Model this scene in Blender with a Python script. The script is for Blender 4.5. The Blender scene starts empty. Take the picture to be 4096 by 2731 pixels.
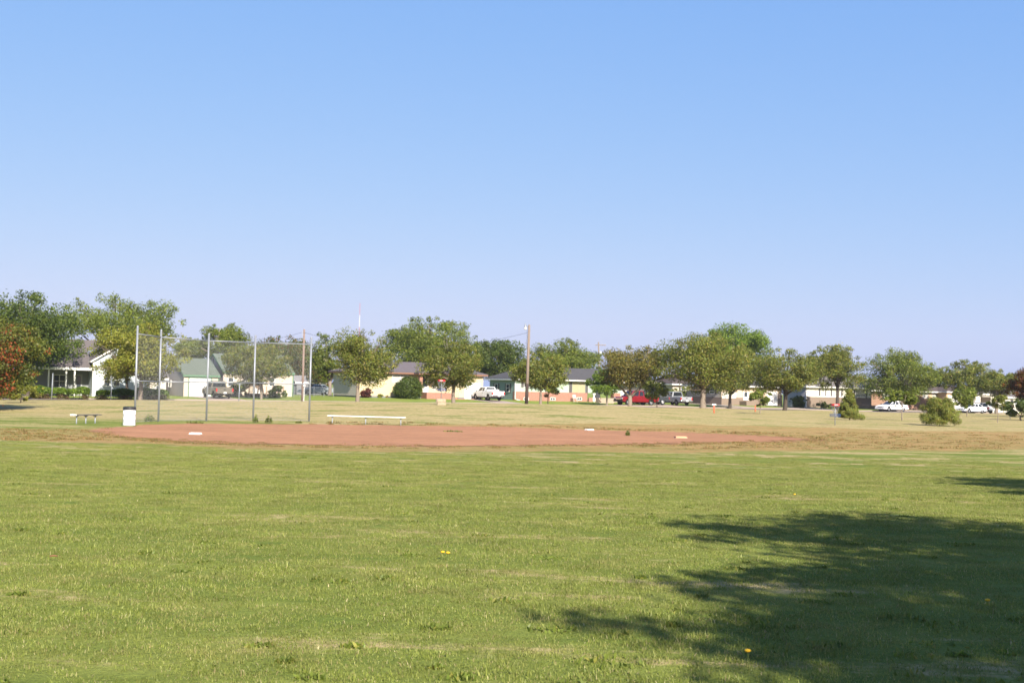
import bpy, bmesh, math, random
import numpy as np
from mathutils import Vector, Matrix

# ------------------------------------------------------------------ camera
F = 5000.0            # focal length in photo pixels (photo is 4096 x 2731)
EYE = 1.7
ROLL = 0.0225
PITCH = math.atan2(184.0, F)
scene = bpy.context.scene
COL = scene.collection
cam_d = bpy.data.cameras.new('camera')
cam = bpy.data.objects.new('camera', cam_d)
COL.objects.link(cam)
cam_d.sensor_width = 36.0
cam_d.lens = 36.0 * F / 4096.0
cam_d.clip_start = 0.1
cam_d.clip_end = 8000
cam.location = (0, 0, EYE)
cam.rotation_euler = (Matrix.Rotation(math.pi / 2 + PITCH, 4, 'X') @ Matrix.Rotation(ROLL, 4, 'Z')).to_euler()
cam_d.dof.use_dof = True
cam_d.dof.focus_distance = 13.0
cam_d.dof.aperture_fstop = 5.0
scene.camera = cam

# ------------------------------------------------------------------ light
SUN_AZ, SUN_EL = math.radians(22), math.radians(35)     # az: right of straight behind the camera
SUNV = Vector((math.sin(SUN_AZ) * math.cos(SUN_EL), -math.cos(SUN_AZ) * math.cos(SUN_EL), math.sin(SUN_EL)))
world = bpy.data.worlds.new('World')
scene.world = world
world.use_nodes = True
nt = world.node_tree
bg = nt.nodes['Background']
sky = nt.nodes.new('ShaderNodeTexSky')
sky.sky_type = 'NISHITA'
sky.sun_disc = False
sky.sun_elevation = SUN_EL
sky.sun_rotation = math.pi - SUN_AZ
sky.altitude = 400
sky.air_density = 1.0
sky.dust_density = 1.35
sky.ozone_density = 2.0
# camera response of the hazy late-summer sky: each channel compressed, the same in every direction
sep = nt.nodes.new('ShaderNodeSeparateColor')
cmb = nt.nodes.new('ShaderNodeCombineColor')
nt.links.new(sky.outputs[0], sep.inputs[0])
for ch, (gain, gam) in enumerate(((0.715, 0.82), (0.695, 0.48), (0.945, 0.14))):
    sc_ = nt.nodes.new('ShaderNodeMath')
    sc_.operation = 'MULTIPLY'
    sc_.inputs[1].default_value = 0.15
    pw = nt.nodes.new('ShaderNodeMath')
    pw.operation = 'POWER'
    pw.inputs[1].default_value = gam
    ml = nt.nodes.new('ShaderNodeMath')
    ml.operation = 'MULTIPLY'
    ml.inputs[1].default_value = gain * 4.4
    nt.links.new(sep.outputs[ch], sc_.inputs[0])
    nt.links.new(sc_.outputs[0], pw.inputs[0])
    nt.links.new(pw.outputs[0], ml.inputs[0])
    nt.links.new(ml.outputs[0], cmb.inputs[ch])
nt.links.new(cmb.outputs[0], bg.inputs[0])
bg.inputs[1].default_value = 0.09
sun_d = bpy.data.lights.new('sun', 'SUN')
sun_d.energy = 4.8
sun_d.angle = math.radians(0.53)
sun_d.color = (1.0, 0.93, 0.82)
sun = bpy.data.objects.new('sun', sun_d)
COL.objects.link(sun)
sun.rotation_euler = SUNV.to_track_quat('Z', 'Y').to_euler()
sun.location = (20, -40, 60)
vs = scene.view_settings
vs.view_transform = 'Standard'
vs.look = 'None'
vs.exposure = 1.35
vs.gamma = 1.0
vs.use_curve_mapping = False

# ------------------------------------------------------------------ pixel helpers
CP, SP = math.cos(PITCH), math.sin(PITCH)
CR, SR = math.cos(ROLL), math.sin(ROLL)


def ray(px, py):
    u, v = px - 2048.0, 1365.5 - py
    uu, vv = u * CR - v * SR, u * SR + v * CR
    return np.array([uu, F * CP - vv * SP, F * SP + vv * CP])


def at(px, py, d):
    """point on the pixel's ray at depth Y = d"""
    r = ray(px, py)
    return np.array([0, 0, EYE]) + r * (d / r[1])


# street frame: origin at the left end of the house fronts, s along the street, o away from the camera
TH = math.radians(30)
TS = np.array([math.cos(TH), math.sin(TH)])
TO = np.array([-math.sin(TH), math.cos(TH)])
S0 = np.array([-34.0, 143.0])


def st(s, o):
    return S0 + TS * s + TO * o


def so(X, Y):
    dx, dy = X - S0[0], Y - S0[1]
    return dx * TS[0] + dy * TS[1], dx * TO[0] + dy * TO[1]


def on_front(px, py, o):
    """pixel on a plane parallel to the house fronts: street coordinate s and height z"""
    r = ray(px, py)
    a = r[0] * TO[0] + r[1] * TO[1]
    t = (o + S0[0] * TO[0] + S0[1] * TO[1]) / a
    return so(r[0] * t, r[1] * t)[0], EYE + r[2] * t


def on_side(px, py, s):
    r = ray(px, py)
    a = r[0] * TS[0] + r[1] * TS[1]
    t = (s + S0[0] * TS[0] + S0[1] * TS[1]) / a
    return so(r[0] * t, r[1] * t)[1], EYE + r[2] * t


# ------------------------------------------------------------------ terrain heights
gp = []
for X in (-40, -15, 0, 15, 40):
    for Y in (-30, 0, 12):
        gp.append((X, Y, 0.0))
for X in (-28, -10, 8, 25):
    gp.append((X, 28, -0.22))
for X in (-34, -20, -6, 8, 20, 32):
    for Y in (46, 57, 69):
        gp.append((X, Y, -0.52 if X < 25 else -0.45))
for px, py, d in ((1200, 1606, 97), (1450, 1610, 97), (1764, 1613, 97), (2100, 1617, 97), (2400, 1623, 98), (2600, 1628, 102),
                  (1764, 1620, 90), (1300, 1645, 84), (2200, 1650, 84),
                  (100, 1600, 112), (300, 1599, 112), (600, 1599, 112), (850, 1603, 112),
                  (100, 1650, 82), (600, 1650, 82), (1000, 1645, 84),
                  (2855, 1655, 104), (3041, 1655, 117), (3140, 1642, 143), (3340, 1706, 80), (3400, 1680, 98), (3755, 1703, 88),
                  (3608, 1681, 102), (3870, 1664, 128), (4082, 1681, 114), (2810, 1632, 138)):
    p = at(px, py, d)
    gp.append((p[0], p[1], p[2]))
for s, z in ((-35, -.5), (-15, -.45), (0, -.47), (20, -.52), (40, -.55), (60, -.55), (85, -.75), (120, -.85), (160, -.9)):
    X, Y = st(s, -16)
    gp.append((X, Y, z))
for s, z in ((30, -.18), (50, -.2), (70, -.3), (90, -.42), (120, -.5)):
    X, Y = st(s, -23)
    gp.append((X, Y, z))
for s, z in ((-35, -.35), (-15, -.3), (0, -.17), (20, .08), (38, .05), (55, .0), (80, -.08), (105, -.3), (150, -.4)):
    for o in (-2, 16, 60):
        X, Y = st(s, o)
        gp.append((X, Y, z))
for X, Y in ((-300, 100), (300, 100), (-300, 400), (0, 500), (300, 500), (0, -300), (900, 900), (-900, 900), (0, 2000), (-900, -300), (900, -300)):
    gp.append((X, Y, -0.1))
GP = np.array(gp)
N_ = len(GP)
_D = np.hypot(GP[:, None, 0] - GP[None, :, 0], GP[:, None, 1] - GP[None, :, 1])
_A = np.zeros((N_ + 1, N_ + 1))
_A[:N_, :N_] = np.sqrt(_D ** 2 + 16.0) + np.eye(N_) * -0.4
_A[:N_, N_] = 1
_A[N_, :N_] = 1
_W = np.linalg.solve(_A, np.append(GP[:, 2], 0))


def gz(X, Y):
    X = np.asarray(X, float)
    Y = np.asarray(Y, float)
    shp = X.shape
    x, y = X.ravel(), Y.ravel()
    if x.size < 2000:
        out = _W[N_] + np.sqrt((x[:, None] - GP[:, 0]) ** 2 + (y[:, None] - GP[:, 1]) ** 2 + 16.0) @ _W[:N_]
    else:
        out = np.full(x.shape, _W[N_])
        for i in range(N_):
            out += _W[i] * np.sqrt((x - GP[i, 0]) ** 2 + (y - GP[i, 1]) ** 2 + 16.0)
    out = out.reshape(shp)
    return float(out) if out.ndim == 0 else out


EYE_P = np.array([0, 0, EYE])


def ground(px, py):
    """where the pixel's ray meets the ground"""
    r = ray(px, py)
    lo, hi = 3.0, 400.0
    for _ in range(4):
        D = np.linspace(lo, hi, 60)
        P = EYE_P + r[None, :] * (D / r[1])[:, None]
        bl = np.nonzero(P[:, 2] < gz(P[:, 0], P[:, 1]))[0]
        if len(bl) == 0:
            break
        i = max(1, bl[0])
        lo, hi = D[i - 1], D[i]
    else:
        return EYE_P + r * (hi / r[1])
    return np.array([0, 0, EYE]) + r * (300 / r[1])


# ------------------------------------------------------------------ materials
def rgb(r, g, b):
    f = lambda c: (c / 255 / 12.92) if c / 255 <= 0.04045 else ((c / 255 + 0.055) / 1.055) ** 2.4
    return (f(r), f(g), f(b))


MATS = {}


def mat(name, col, rough=0.7, var=0.12, scale=3.0, metal=0.0, spec=0.3, bump=0.0, stretch=None):
    if name in MATS:
        return MATS[name]
    ak = 0.92 if min(col) > 0.5 else 0.80
    col = tuple(c * ak for c in col)
    m = bpy.data.materials.new(name)
    m.use_nodes = True
    n = m.node_tree.nodes
    L = m.node_tree.links
    b = n['Principled BSDF']
    b.inputs['Roughness'].default_value = rough
    b.inputs['Metallic'].default_value = metal
    b.inputs['Specular IOR Level'].default_value = spec
    tc = n.new('ShaderNodeTexCoord')
    no = n.new('ShaderNodeTexNoise')
    no.inputs['Scale'].default_value = scale
    no.inputs['Detail'].default_value = 5
    no.inputs['Roughness'].default_value = 0.65
    if stretch:
        mp = n.new('ShaderNodeMapping')
        mp.inputs['Scale'].default_value = stretch
        L.new(tc.outputs['Object'], mp.inputs[0])
        L.new(mp.outputs[0], no.inputs['Vector'])
    else:
        L.new(tc.outputs['Object'], no.inputs['Vector'])
    mx = n.new('ShaderNodeMix')
    mx.data_type = 'RGBA'
    mx.inputs[6].default_value = (*[max(0, c * (1 - var)) for c in col], 1)
    mx.inputs[7].default_value = (*[min(1, c * (1 + var)) for c in col], 1)
    L.new(no.outputs[0], mx.inputs[0])
    L.new(mx.outputs[2], b.inputs['Base Color'])
    if bump > 0:
        bp = n.new('ShaderNodeBump')
        bp.inputs['Strength'].default_value = bump
        bp.inputs['Distance'].default_value = 0.02
        L.new(no.outputs[0], bp.inputs['Height'])
        L.new(bp.outputs[0], b.inputs['Normal'])
    MATS[name] = m
    return m


def leaf_mat(name, transl=0.35, tint=1.0):
    if name in MATS:
        return MATS[name]
    m = bpy.data.materials.new(name)
    m.use_nodes = True
    n = m.node_tree.nodes
    L = m.node_tree.links
    n.remove(n['Principled BSDF'])
    out = n['Material Output']
    at_ = n.new('ShaderNodeAttribute')
    at_.attribute_name = 'Col'
    geo = n.new('ShaderNodeNewGeometry')
    no = n.new('ShaderNodeTexNoise')
    no.inputs['Scale'].default_value = 1.7
    no.inputs['Detail'].default_value = 2
    L.new(geo.outputs['Position'], no.inputs['Vector'])
    hs = n.new('ShaderNodeHueSaturation')
    mr = n.new('ShaderNodeMapRange')
    mr.inputs[1].default_value = 0.3
    mr.inputs[2].default_value = 0.7
    mr.inputs[3].default_value = 0.8
    mr.inputs[4].default_value = 1.2
    L.new(no.outputs[0], mr.inputs[0])
    L.new(mr.outputs[0], hs.inputs['Value'])
    L.new(at_.outputs['Color'], hs.inputs['Color'])
    d = n.new('ShaderNodeBsdfDiffuse')
    t = n.new('ShaderNodeBsdfTranslucent')
    g = n.new('ShaderNodeBsdfGlossy')
    g.inputs['Roughness'].default_value = 0.5
    g.inputs['Color'].default_value = (1, 1, 1, 1)
    mx = n.new('ShaderNodeMixShader')
    mx.inputs[0].default_value = transl
    m2 = n.new('ShaderNodeMixShader')
    m2.inputs[0].default_value = 0.015
    L.new(hs.outputs[0], d.inputs[0])
    L.new(hs.outputs[0], t.inputs[0])
    L.new(d.outputs[0], mx.inputs[1])
    L.new(t.outputs[0], mx.inputs[2])
    L.new(mx.outputs[0], m2.inputs[1])
    L.new(g.outputs[0], m2.inputs[2])
    L.new(m2.outputs[0], out.inputs[0])
    MATS[name] = m
    return m


def glass_mat(name, col=(0.03, 0.035, 0.04), rough=0.08):
    return mat(name, col, rough=rough, var=0.3, scale=1.5, spec=0.6)


# ------------------------------------------------------------------ mesh builder
class MB:
    def __init__(self):
        self.v = []
        self.f = []

    def quad(self, a, b, c, d):
        i = len(self.v)
        self.v += [tuple(a), tuple(b), tuple(c), tuple(d)]
        self.f.append((i, i + 1, i + 2, i + 3))
        return self

    def poly(self, pts):
        i = len(self.v)
        self.v += [tuple(p) for p in pts]
        self.f.append(tuple(range(i, i + len(pts))))
        return self

    def box(self, x0, x1, y0, y1, z0, z1):
        x0, x1 = min(x0, x1), max(x0, x1)
        y0, y1 = min(y0, y1), max(y0, y1)
        z0, z1 = min(z0, z1), max(z0, z1)
        return self.hexa([(x0, y0, z0), (x1, y0, z0), (x1, y1, z0), (x0, y1, z0)], [(x0, y0, z1), (x1, y0, z1), (x1, y1, z1), (x0, y1, z1)])

    def hexa(self, b, t):
        i = len(self.v)
        self.v += [tuple(p) for p in b] + [tuple(p) for p in t]
        self.f += [(i + 3, i + 2, i + 1, i), (i + 4, i + 5, i + 6, i + 7), (i, i + 1, i + 5, i + 4), (i + 1, i + 2, i + 6, i + 5), (i + 2, i + 3, i + 7, i + 6), (i + 3, i, i + 4, i + 7)]
        return self

    def tube(self, pts, radii, n=8, cap=True):
        pts = [Vector(p) for p in pts]
        i0 = len(self.v)
        ref = None
        for k, p in enumerate(pts):
            if k == 0:
                d = pts[1] - p
            elif k == len(pts) - 1:
                d = p - pts[k - 1]
            else:
                d = pts[k + 1] - pts[k - 1]
            d.normalize()
            if ref is None:
                ref = Vector((1, 0, 0)) if abs(d.x) < 0.8 else Vector((0, 1, 0))
            a = (ref - d * ref.dot(d)).normalized()
            ref = a
            b = d.cross(a)
            for j in range(n):
                t = 2 * math.pi * j / n
                self.v.append(tuple(p + (a * math.cos(t) + b * math.sin(t)) * radii[k]))
        for k in range(len(pts) - 1):
            for j in range(n):
                a_ = i0 + k * n + j
                b_ = i0 + k * n + (j + 1) % n
                self.f.append((a_, b_, b_ + n, a_ + n))
        if cap:
            self.f.append(tuple(i0 + j for j in reversed(range(n))))
            self.f.append(tuple(i0 + (len(pts) - 1) * n + j for j in range(n)))
        return self

    def lathe(self, prof, n=24, c=(0, 0, 0), axis='z'):
        i0 = len(self.v)
        for r, z in prof:
            for j in range(n):
                t = 2 * math.pi * j / n
                q = (r * math.cos(t), r * math.sin(t), z)
                if axis == 'y':
                    q = (q[0], q[2], q[1])
                self.v.append((q[0] + c[0], q[1] + c[1], q[2] + c[2]))
        for k in range(len(prof) - 1):
            for j in range(n):
                a_ = i0 + k * n + j
                b_ = i0 + k * n + (j + 1) % n
                self.f.append((a_, b_, b_ + n, a_ + n))
        return self

    def prism_y(self, poly, y0, y1):
        """polygon in x,z extruded along y"""
        n = len(poly)
        i = len(self.v)
        self.v += [(p[0], y0, p[1]) for p in poly] + [(p[0], y1, p[1]) for p in poly]
        self.f.append(tuple(i + k for k in range(n)))
        self.f.append(tuple(i + n + k for k in reversed(range(n))))
        for k in range(n):
            j = (k + 1) % n
            self.f.append((i + j, i + k, i + n + k, i + n + j))
        return self

    def build(self, name, m, parent=None, smooth=False, bevel=0.0, loc=None, rot=None, segs=2):
        me = bpy.data.meshes.new(name)
        me.from_pydata(self.v, [], self.f)
        me.update()
        bm = bmesh.new()
        bm.from_mesh(me)
        bmesh.ops.recalc_face_normals(bm, faces=bm.faces)
        bm.to_mesh(me)
        bm.free()
        if smooth:
            me.polygons.foreach_set('use_smooth', [True] * len(me.polygons))
        return link(name, me, m, parent, bevel, loc, rot, segs)


def link(name, me, m, parent=None, bevel=0.0, loc=None, rot=None, segs=2):
    if m is not None:
        me.materials.append(m)
    o = bpy.data.objects.new(name, me)
    COL.objects.link(o)
    if parent is not None:
        o.parent = parent
    if loc is not None:
        o.location = loc
    if rot is not None:
        o.rotation_euler = rot
    if bevel > 0:
        b = o.modifiers.new('bevel', 'BEVEL')
        b.width = bevel
        b.segments = segs
        b.limit_method = 'ANGLE'
        b.angle_limit = math.radians(35)
    return o


def tag(o, label=None, cat=None, group=None, kind=None):
    if label:
        o['label'] = label
    if cat:
        o['category'] = cat
    if group:
        o['group'] = group
    if kind:
        o['kind'] = kind
    return o


def thing(name, label, cat, loc, rz=0.0, group=None):
    o = bpy.data.objects.new(name, None)
    o.empty_display_size = 0.3
    COL.objects.link(o)
    o.location = loc
    o.rotation_euler = (0, 0, rz)
    return tag(o, label, cat, group)


def fast_mesh(name, V, quads=True, cols=None, nper=4):
    """V: (N*nper,3) array, faces of nper consecutive vertices"""
    me = bpy.data.meshes.new(name)
    nv = len(V)
    nf = nv // nper
    me.vertices.add(nv)
    me.vertices.foreach_set('co', np.ascontiguousarray(V, dtype=np.float32).ravel())
    me.loops.add(nv)
    me.loops.foreach_set('vertex_index', np.arange(nv, dtype=np.int32))
    me.polygons.add(nf)
    me.polygons.foreach_set('loop_start', np.arange(0, nv, nper, dtype=np.int32))
    me.polygons.foreach_set('loop_total', np.full(nf, nper, dtype=np.int32))
    if cols is not None:
        a = me.color_attributes.new('Col', 'FLOAT_COLOR', 'POINT')
        c = np.ones((nv, 4), dtype=np.float32)
        c[:, :3] = cols
        a.data.foreach_set('color', c.ravel())
    me.update()
    me.validate()
    return me


# ------------------------------------------------------------------ ground sheet
def lines(fine0, fine1, step, far0, far1):
    a = list(np.arange(fine0, fine1 + 1e-6, step))
    x, d = fine1, step
    while x < far1:
        d *= 1.22
        x += d
        a.append(x)
    x, d = fine0, step
    pre = []
    while x > far0:
        d *= 1.22
        x -= d
        pre.append(x)
    return np.array(pre[::-1] + a)


def inside(poly, X, Y):
    r = np.zeros(X.shape, bool)
    n = len(poly)
    j = n - 1
    for i in range(n):
        xi, yi = poly[i]
        xj, yj = poly[j]
        c = ((yi > Y) != (yj > Y)) & (X < (xj - xi) * (Y - yi) / (yj - yi + 1e-12) + xi)
        r ^= c
        j = i
    return r


_rng0 = np.random.default_rng(5)
_NZ = [(_rng0.uniform(-1, 1, 2), _rng0.uniform(0, 6.28)) for _ in range(24)]


def vnoise(X, Y, scale):
    out = np.zeros(np.shape(X))
    for k, (d, ph) in enumerate(_NZ):
        f = (0.6 + 0.14 * k) / scale
        out += np.sin((X * d[0] + Y * d[1]) * f * 2.2 + ph + 1.7 * np.sin((X * d[1] - Y * d[0]) * f + ph * 2)) / (1 + 0.05 * k)
    return out / 9.0


def gpoly(pts):
    return [tuple(ground(*p)[:2]) for p in pts]


DIRT_PX = [(335, 1722), (420, 1738), (520, 1750), (620, 1759), (800, 1769), (1000, 1776), (1300, 1781), (1700, 1786), (2200, 1782), (2600, 1778), (2900, 1769), (3100, 1768), (3310, 1762),
           (3150, 1747), (3000, 1740), (2700, 1728), (2500, 1724), (2300, 1717), (2000, 1709), (1700, 1703), (1500, 1700), (1250, 1697), (1000, 1695), (700, 1695), (600, 1699), (480, 1707), (400, 1713)]
DIRT = gpoly(DIRT_PX)
WEED_PX = [(-120, 1756), (300, 1766), (600, 1776), (900, 1791), (1300, 1803), (1700, 1809), (2200, 1807), (2700, 1807), (3200, 1803), (3700, 1801), (4250, 1794),
           (4250, 1726), (3700, 1722), (3300, 1711), (2900, 1700), (2500, 1693), (2200, 1695), (1900, 1695), (1700, 1697), (1500, 1699), (1250, 1696), (1000, 1694), (700, 1694), (600, 1698), (450, 1708), (300, 1712), (-120, 1710)]
WEED = gpoly(WEED_PX)

xs = lines(-62, 92, 0.6, -2500, 2500)
ys = lines(-6, 136, 0.6, -400, 4000)
GX, GY = np.meshgrid(xs, ys)
GZ = gz(GX, GY)
_sG, _oG = so(GX, GY)
# road is cut a little below the verge
GZ = GZ + 0.02 * vnoise(GX, GY, 2.5) * np.clip((GY - 20) / 40, 0, 1)
nx, ny = len(xs), len(ys)
me = bpy.data.meshes.new('ground')
co = np.stack([GX, GY, GZ], -1).reshape(-1, 3)
me.vertices.add(nx * ny)
me.vertices.foreach_set('co', co.astype(np.float32).ravel())
ii, jj = np.meshgrid(np.arange(nx - 1), np.arange(ny - 1))
a_ = (jj * nx + ii).ravel()
fc = np.stack([a_, a_ + 1, a_ + 1 + nx, a_ + nx], -1).astype(np.int32)
me.loops.add(fc.size)
me.loops.foreach_set('vertex_index', fc.ravel())
me.polygons.add(len(fc))
me.polygons.foreach_set('loop_start', np.arange(0, fc.size, 4, dtype=np.int32))
me.polygons.foreach_set('loop_total', np.full(len(fc), 4, dtype=np.int32))
me.polygons.foreach_set('use_smooth', np.ones(len(fc), bool))


def attr(name, arr):
    a = me.attributes.new(name, 'FLOAT', 'POINT')
    a.data.foreach_set('value', arr.astype(np.float32).ravel())


jx = GX + 1.2 * vnoise(GX, GY, 2.0)
jy = GY + 1.0 * vnoise(GX + 50, GY, 2.0)
weed = inside(WEED, jx, jy).astype(float) * (1 - 0.45 * np.clip((-15.5 - GX) / 4, 0, 1))
sm = lambda e0, e1, t: np.clip((t - e0) / (e1 - e0), 0, 1) ** 2 * (3 - 2 * np.clip((t - e0) / (e1 - e0), 0, 1))
dry = 0.27 + 0.07 * sm(12, 40, GY) + 0.106 * sm(64, 74, GY)
lush = sm(-12.5, -11.0, _oG) * (_sG > 22 + 2 * vnoise(GX, GY, 6))
lush = np.maximum(lush, sm(-12.5, -11.0, _oG) * 0.7)
dry = dry * (1 - lush * 0.75)
attr('weed', weed)
attr('dry', dry)
attr('lush', lush)
me.update()
me.validate()


def ground_material():
    m = bpy.data.materials.new('lawn_ground')
    m.use_nodes = True
    n = m.node_tree.nodes
    L = m.node_tree.links
    b = n['Principled BSDF']
    b.inputs['Roughness'].default_value = 0.95
    b.inputs['Specular IOR Level'].default_value = 0.05
    geo = n.new('ShaderNodeNewGeometry')

    def noise(scale, detail=4, rough=0.6, stretch=(1, 1, 1), rot=0.0):
        mp = n.new('ShaderNodeMapping')
        mp.inputs['Scale'].default_value = stretch
        mp.inputs['Rotation'].default_value = (0, 0, rot)
        L.new(geo.outputs['Position'], mp.inputs[0])
        t = n.new('ShaderNodeTexNoise')
        t.inputs['Scale'].default_value = scale
        t.inputs['Detail'].default_value = detail
        t.inputs['Roughness'].default_value = rough
        L.new(mp.outputs[0], t.inputs['Vector'])
        return t.outputs[0]

    def math_(op, a, bb, clamp=False):
        k = n.new('ShaderNodeMath')
        k.operation = op
        k.use_clamp = clamp
        for i, v in enumerate((a, bb)):
            if isinstance(v, (int, float)):
                k.inputs[i].default_value = v
            else:
                L.new(v, k.inputs[i])
        return k.outputs[0]

    def ramp(v, lo, hi, a=0.0, c=1.0):
        k = n.new('ShaderNodeMapRange')
        k.interpolation_type = 'SMOOTHSTEP'
        k.inputs[1].default_value = lo
        k.inputs[2].default_value = hi
        k.inputs[3].default_value = a
        k.inputs[4].default_value = c
        L.new(v, k.inputs[0])
        return k.outputs[0]

    def mixc(f, a, c):
        k = n.new('ShaderNodeMix')
        k.data_type = 'RGBA'
        if isinstance(f, (int, float)):
            k.inputs[0].default_value = f
        else:
            L.new(f, k.inputs[0])
        for i, v in ((6, a), (7, c)):
            if isinstance(v, tuple):
                k.inputs[i].default_value = (*v, 1)
            else:
                L.new(v, k.inputs[i])
        return k.outputs[2]

    def attribute(nm):
        a = n.new('ShaderNodeAttribute')
        a.attribute_name = nm
        return a.outputs['Fac']

    big = noise(0.16, 3, 0.55, (1, 2.2, 1), 0.12)
    mid = noise(0.75, 4, 0.65, (0.55, 1.6, 1), 0.12)
    small = noise(4.0, 4, 0.7)
    fine = noise(38, 3, 0.75)
    green = mixc(ramp(mid, 0.35, 0.65), (0.110, 0.142, 0.027), (0.165, 0.188, 0.040))
    green = mixc(ramp(big, 0.45, 0.7), green, (0.190, 0.203, 0.048))
    tan = mixc(ramp(small, 0.35, 0.65), (0.272, 0.218, 0.094), (0.352, 0.280, 0.134))
    streak = noise(0.35, 5, 0.7, (0.35, 2.4, 1), 0.10)
    f = math_('ADD', math_('MULTIPLY', big, 0.35), math_('MULTIPLY', streak, 0.65))
    f = math_('ADD', f, math_('MULTIPLY', math_('SUBTRACT', mid, 0.5), 0.45))
    f = math_('ADD', f, math_('MULTIPLY', math_('SUBTRACT', small, 0.5), 0.22))
    f = math_('ADD', f, math_('SUBTRACT', attribute('dry'), 0.42))
    dryf = ramp(f, 0.40, 0.52)
    col = mixc(dryf, green, tan)
    col = mixc(attribute('lush'), col, mixc(ramp(mid, 0.3, 0.7), (0.130, 0.188, 0.029), (0.200, 0.218, 0.050)))
    # weedy, sparse strip round the bare infield
    wcol = mixc(ramp(noise(1.3, 5, 0.75, (0.4, 1.3, 1)), 0.42, 0.60), (0.330, 0.183, 0.085), (0.165, 0.153, 0.043))
    wcol = mixc(ramp(small, 0.40, 0.62), wcol, (0.275, 0.198, 0.077))
    col = mixc(math_('MULTIPLY', attribute('weed'), 0.92), col, wcol)
    # fine speckle of blades
    sp = n.new('ShaderNodeHueSaturation')
    L.new(math_('ADD', ramp(fine, 0.25, 0.75, 0.82, 1.2), math_('MULTIPLY', math_('SUBTRACT', small, 0.5), 0.35)), sp.inputs['Value'])
    L.new(col, sp.inputs['Color'])
    L.new(sp.outputs[0], b.inputs['Base Color'])
    bp = n.new('ShaderNodeBump')
    bp.inputs['Strength'].default_value = 0.7
    bp.inputs['Distance'].default_value = 0.05
    L.new(math_('ADD', fine, math_('MULTIPLY', small, 1.5)), bp.inputs['Height'])
    L.new(bp.outputs[0], b.inputs['Normal'])
    return m


tag(link('ground', me, ground_material()), 'broad mown park lawn with a low bank and dry patches', 'lawn', kind='structure')


def sheet(name, polyXY, step, dz, m, label, cat, jag=0.0, seed=1, kind='structure'):
    """irregular sheet following the terrain, a few mm above it"""
    P = np.array(polyXY)
    x0, y0 = P.min(0) - 1
    x1, y1 = P.max(0) + 1
    ax = np.arange(x0, x1, step)
    ay = np.arange(y0, y1, step)
    X, Y = np.meshgrid(ax, ay)
    Z = np.array(bil(X, Y)) + dz
    cx, cy = X[:-1, :-1] + step / 2, Y[:-1, :-1] + step / 2
    mk = inside(polyXY, cx + jag * vnoise(cx + seed, cy, 1.0), cy + jag * vnoise(cx, cy + seed * 3, 0.7))
    if jag > 0:
        mk &= ~((np.random.default_rng(seed).random(mk.shape) < 0.5) & ~inside(polyXY, cx + jag * 1.5, cy) & inside(polyXY, cx, cy))
    idx = -np.ones(X.shape, int)
    jj, ii = np.nonzero(mk)
    used = np.zeros(X.shape, bool)
    for a, b_ in ((0, 0), (0, 1), (1, 0), (1, 1)):
        used[jj + a, ii + b_] = True
    idx[used] = np.arange(used.sum())
    V = np.stack([X[used], Y[used], Z[used]], -1)
    FQ = np.stack([idx[jj, ii], idx[jj, ii + 1], idx[jj + 1, ii + 1], idx[jj + 1, ii]], -1)
    me = bpy.data.meshes.new(name)
    me.from_pydata(V.tolist(), [], FQ.tolist())
    me.update()
    o = link(name, me, m)
    return tag(o, label, cat, kind=kind)


def bil(X, Y):
    """height of the ground mesh itself (bilinear)"""
    X = np.asarray(X, float)
    Y = np.asarray(Y, float)
    i = np.clip(np.searchsorted(xs, X) - 1, 0, nx - 2)
    j = np.clip(np.searchsorted(ys, Y) - 1, 0, ny - 2)
    u = (X - xs[i]) / (xs[i + 1] - xs[i])
    v = (Y - ys[j]) / (ys[j + 1] - ys[j])
    return GZ[j, i] * (1 - u) * (1 - v) + GZ[j, i + 1] * u * (1 - v) + GZ[j + 1, i] * (1 - u) * v + GZ[j + 1, i + 1] * u * v


def g3(X, Y, dz=0.0):
    return (float(X), float(Y), float(bil(X, Y)) + dz)


dirt_m = mat('infield_dirt', (0.355, 0.180, 0.098), rough=0.95, var=0.22, scale=0.35, spec=0.05, bump=0.3, stretch=(0.6, 2.0, 1))


def dirt_material():
    m = dirt_m
    n = m.node_tree.nodes
    L = m.node_tree.links
    b = n['Principled BSDF']
    mx = [k for k in n if k.type == 'MIX'][0]
    geo = n.new('ShaderNodeNewGeometry')
    t = n.new('ShaderNodeTexNoise')
    t.inputs['Scale'].default_value = 30
    t.inputs['Detail'].default_value = 4
    L.new(geo.outputs['Position'], t.inputs['Vector'])
    hs = n.new('ShaderNodeHueSaturation')
    mr = n.new('ShaderNodeMapRange')
    mr.inputs[1].default_value = 1.2
    mr.inputs[2].default_value = 1.8
    mr.inputs[3].default_value = 0.80
    mr.inputs[4].default_value = 1.20
    acc = t.outputs[0]
    for sc2, st2 in ((0.9, (0.5, 1.6, 1)), (4.5, (0.7, 1.2, 1))):
        mp2 = n.new('ShaderNodeMapping')
        mp2.inputs['Scale'].default_value = st2
        L.new(geo.outputs['Position'], mp2.inputs[0])
        t2 = n.new('ShaderNodeTexNoise')
        t2.inputs['Scale'].default_value = sc2
        t2.inputs['Detail'].default_value = 5
        L.new(mp2.outputs[0], t2.inputs['Vector'])
        ad2 = n.new('ShaderNodeMath')
        L.new(acc, ad2.inputs[0])
        L.new(t2.outputs[0], ad2.inputs[1])
        acc = ad2.outputs[0]
    L.new(acc, mr.inputs[0])
    L.new(mr.outputs[0], hs.inputs['Value'])
    L.new(mx.outputs[2], hs.inputs['Color'])
    L.new(hs.outputs[0], b.inputs['Base Color'])


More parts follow.
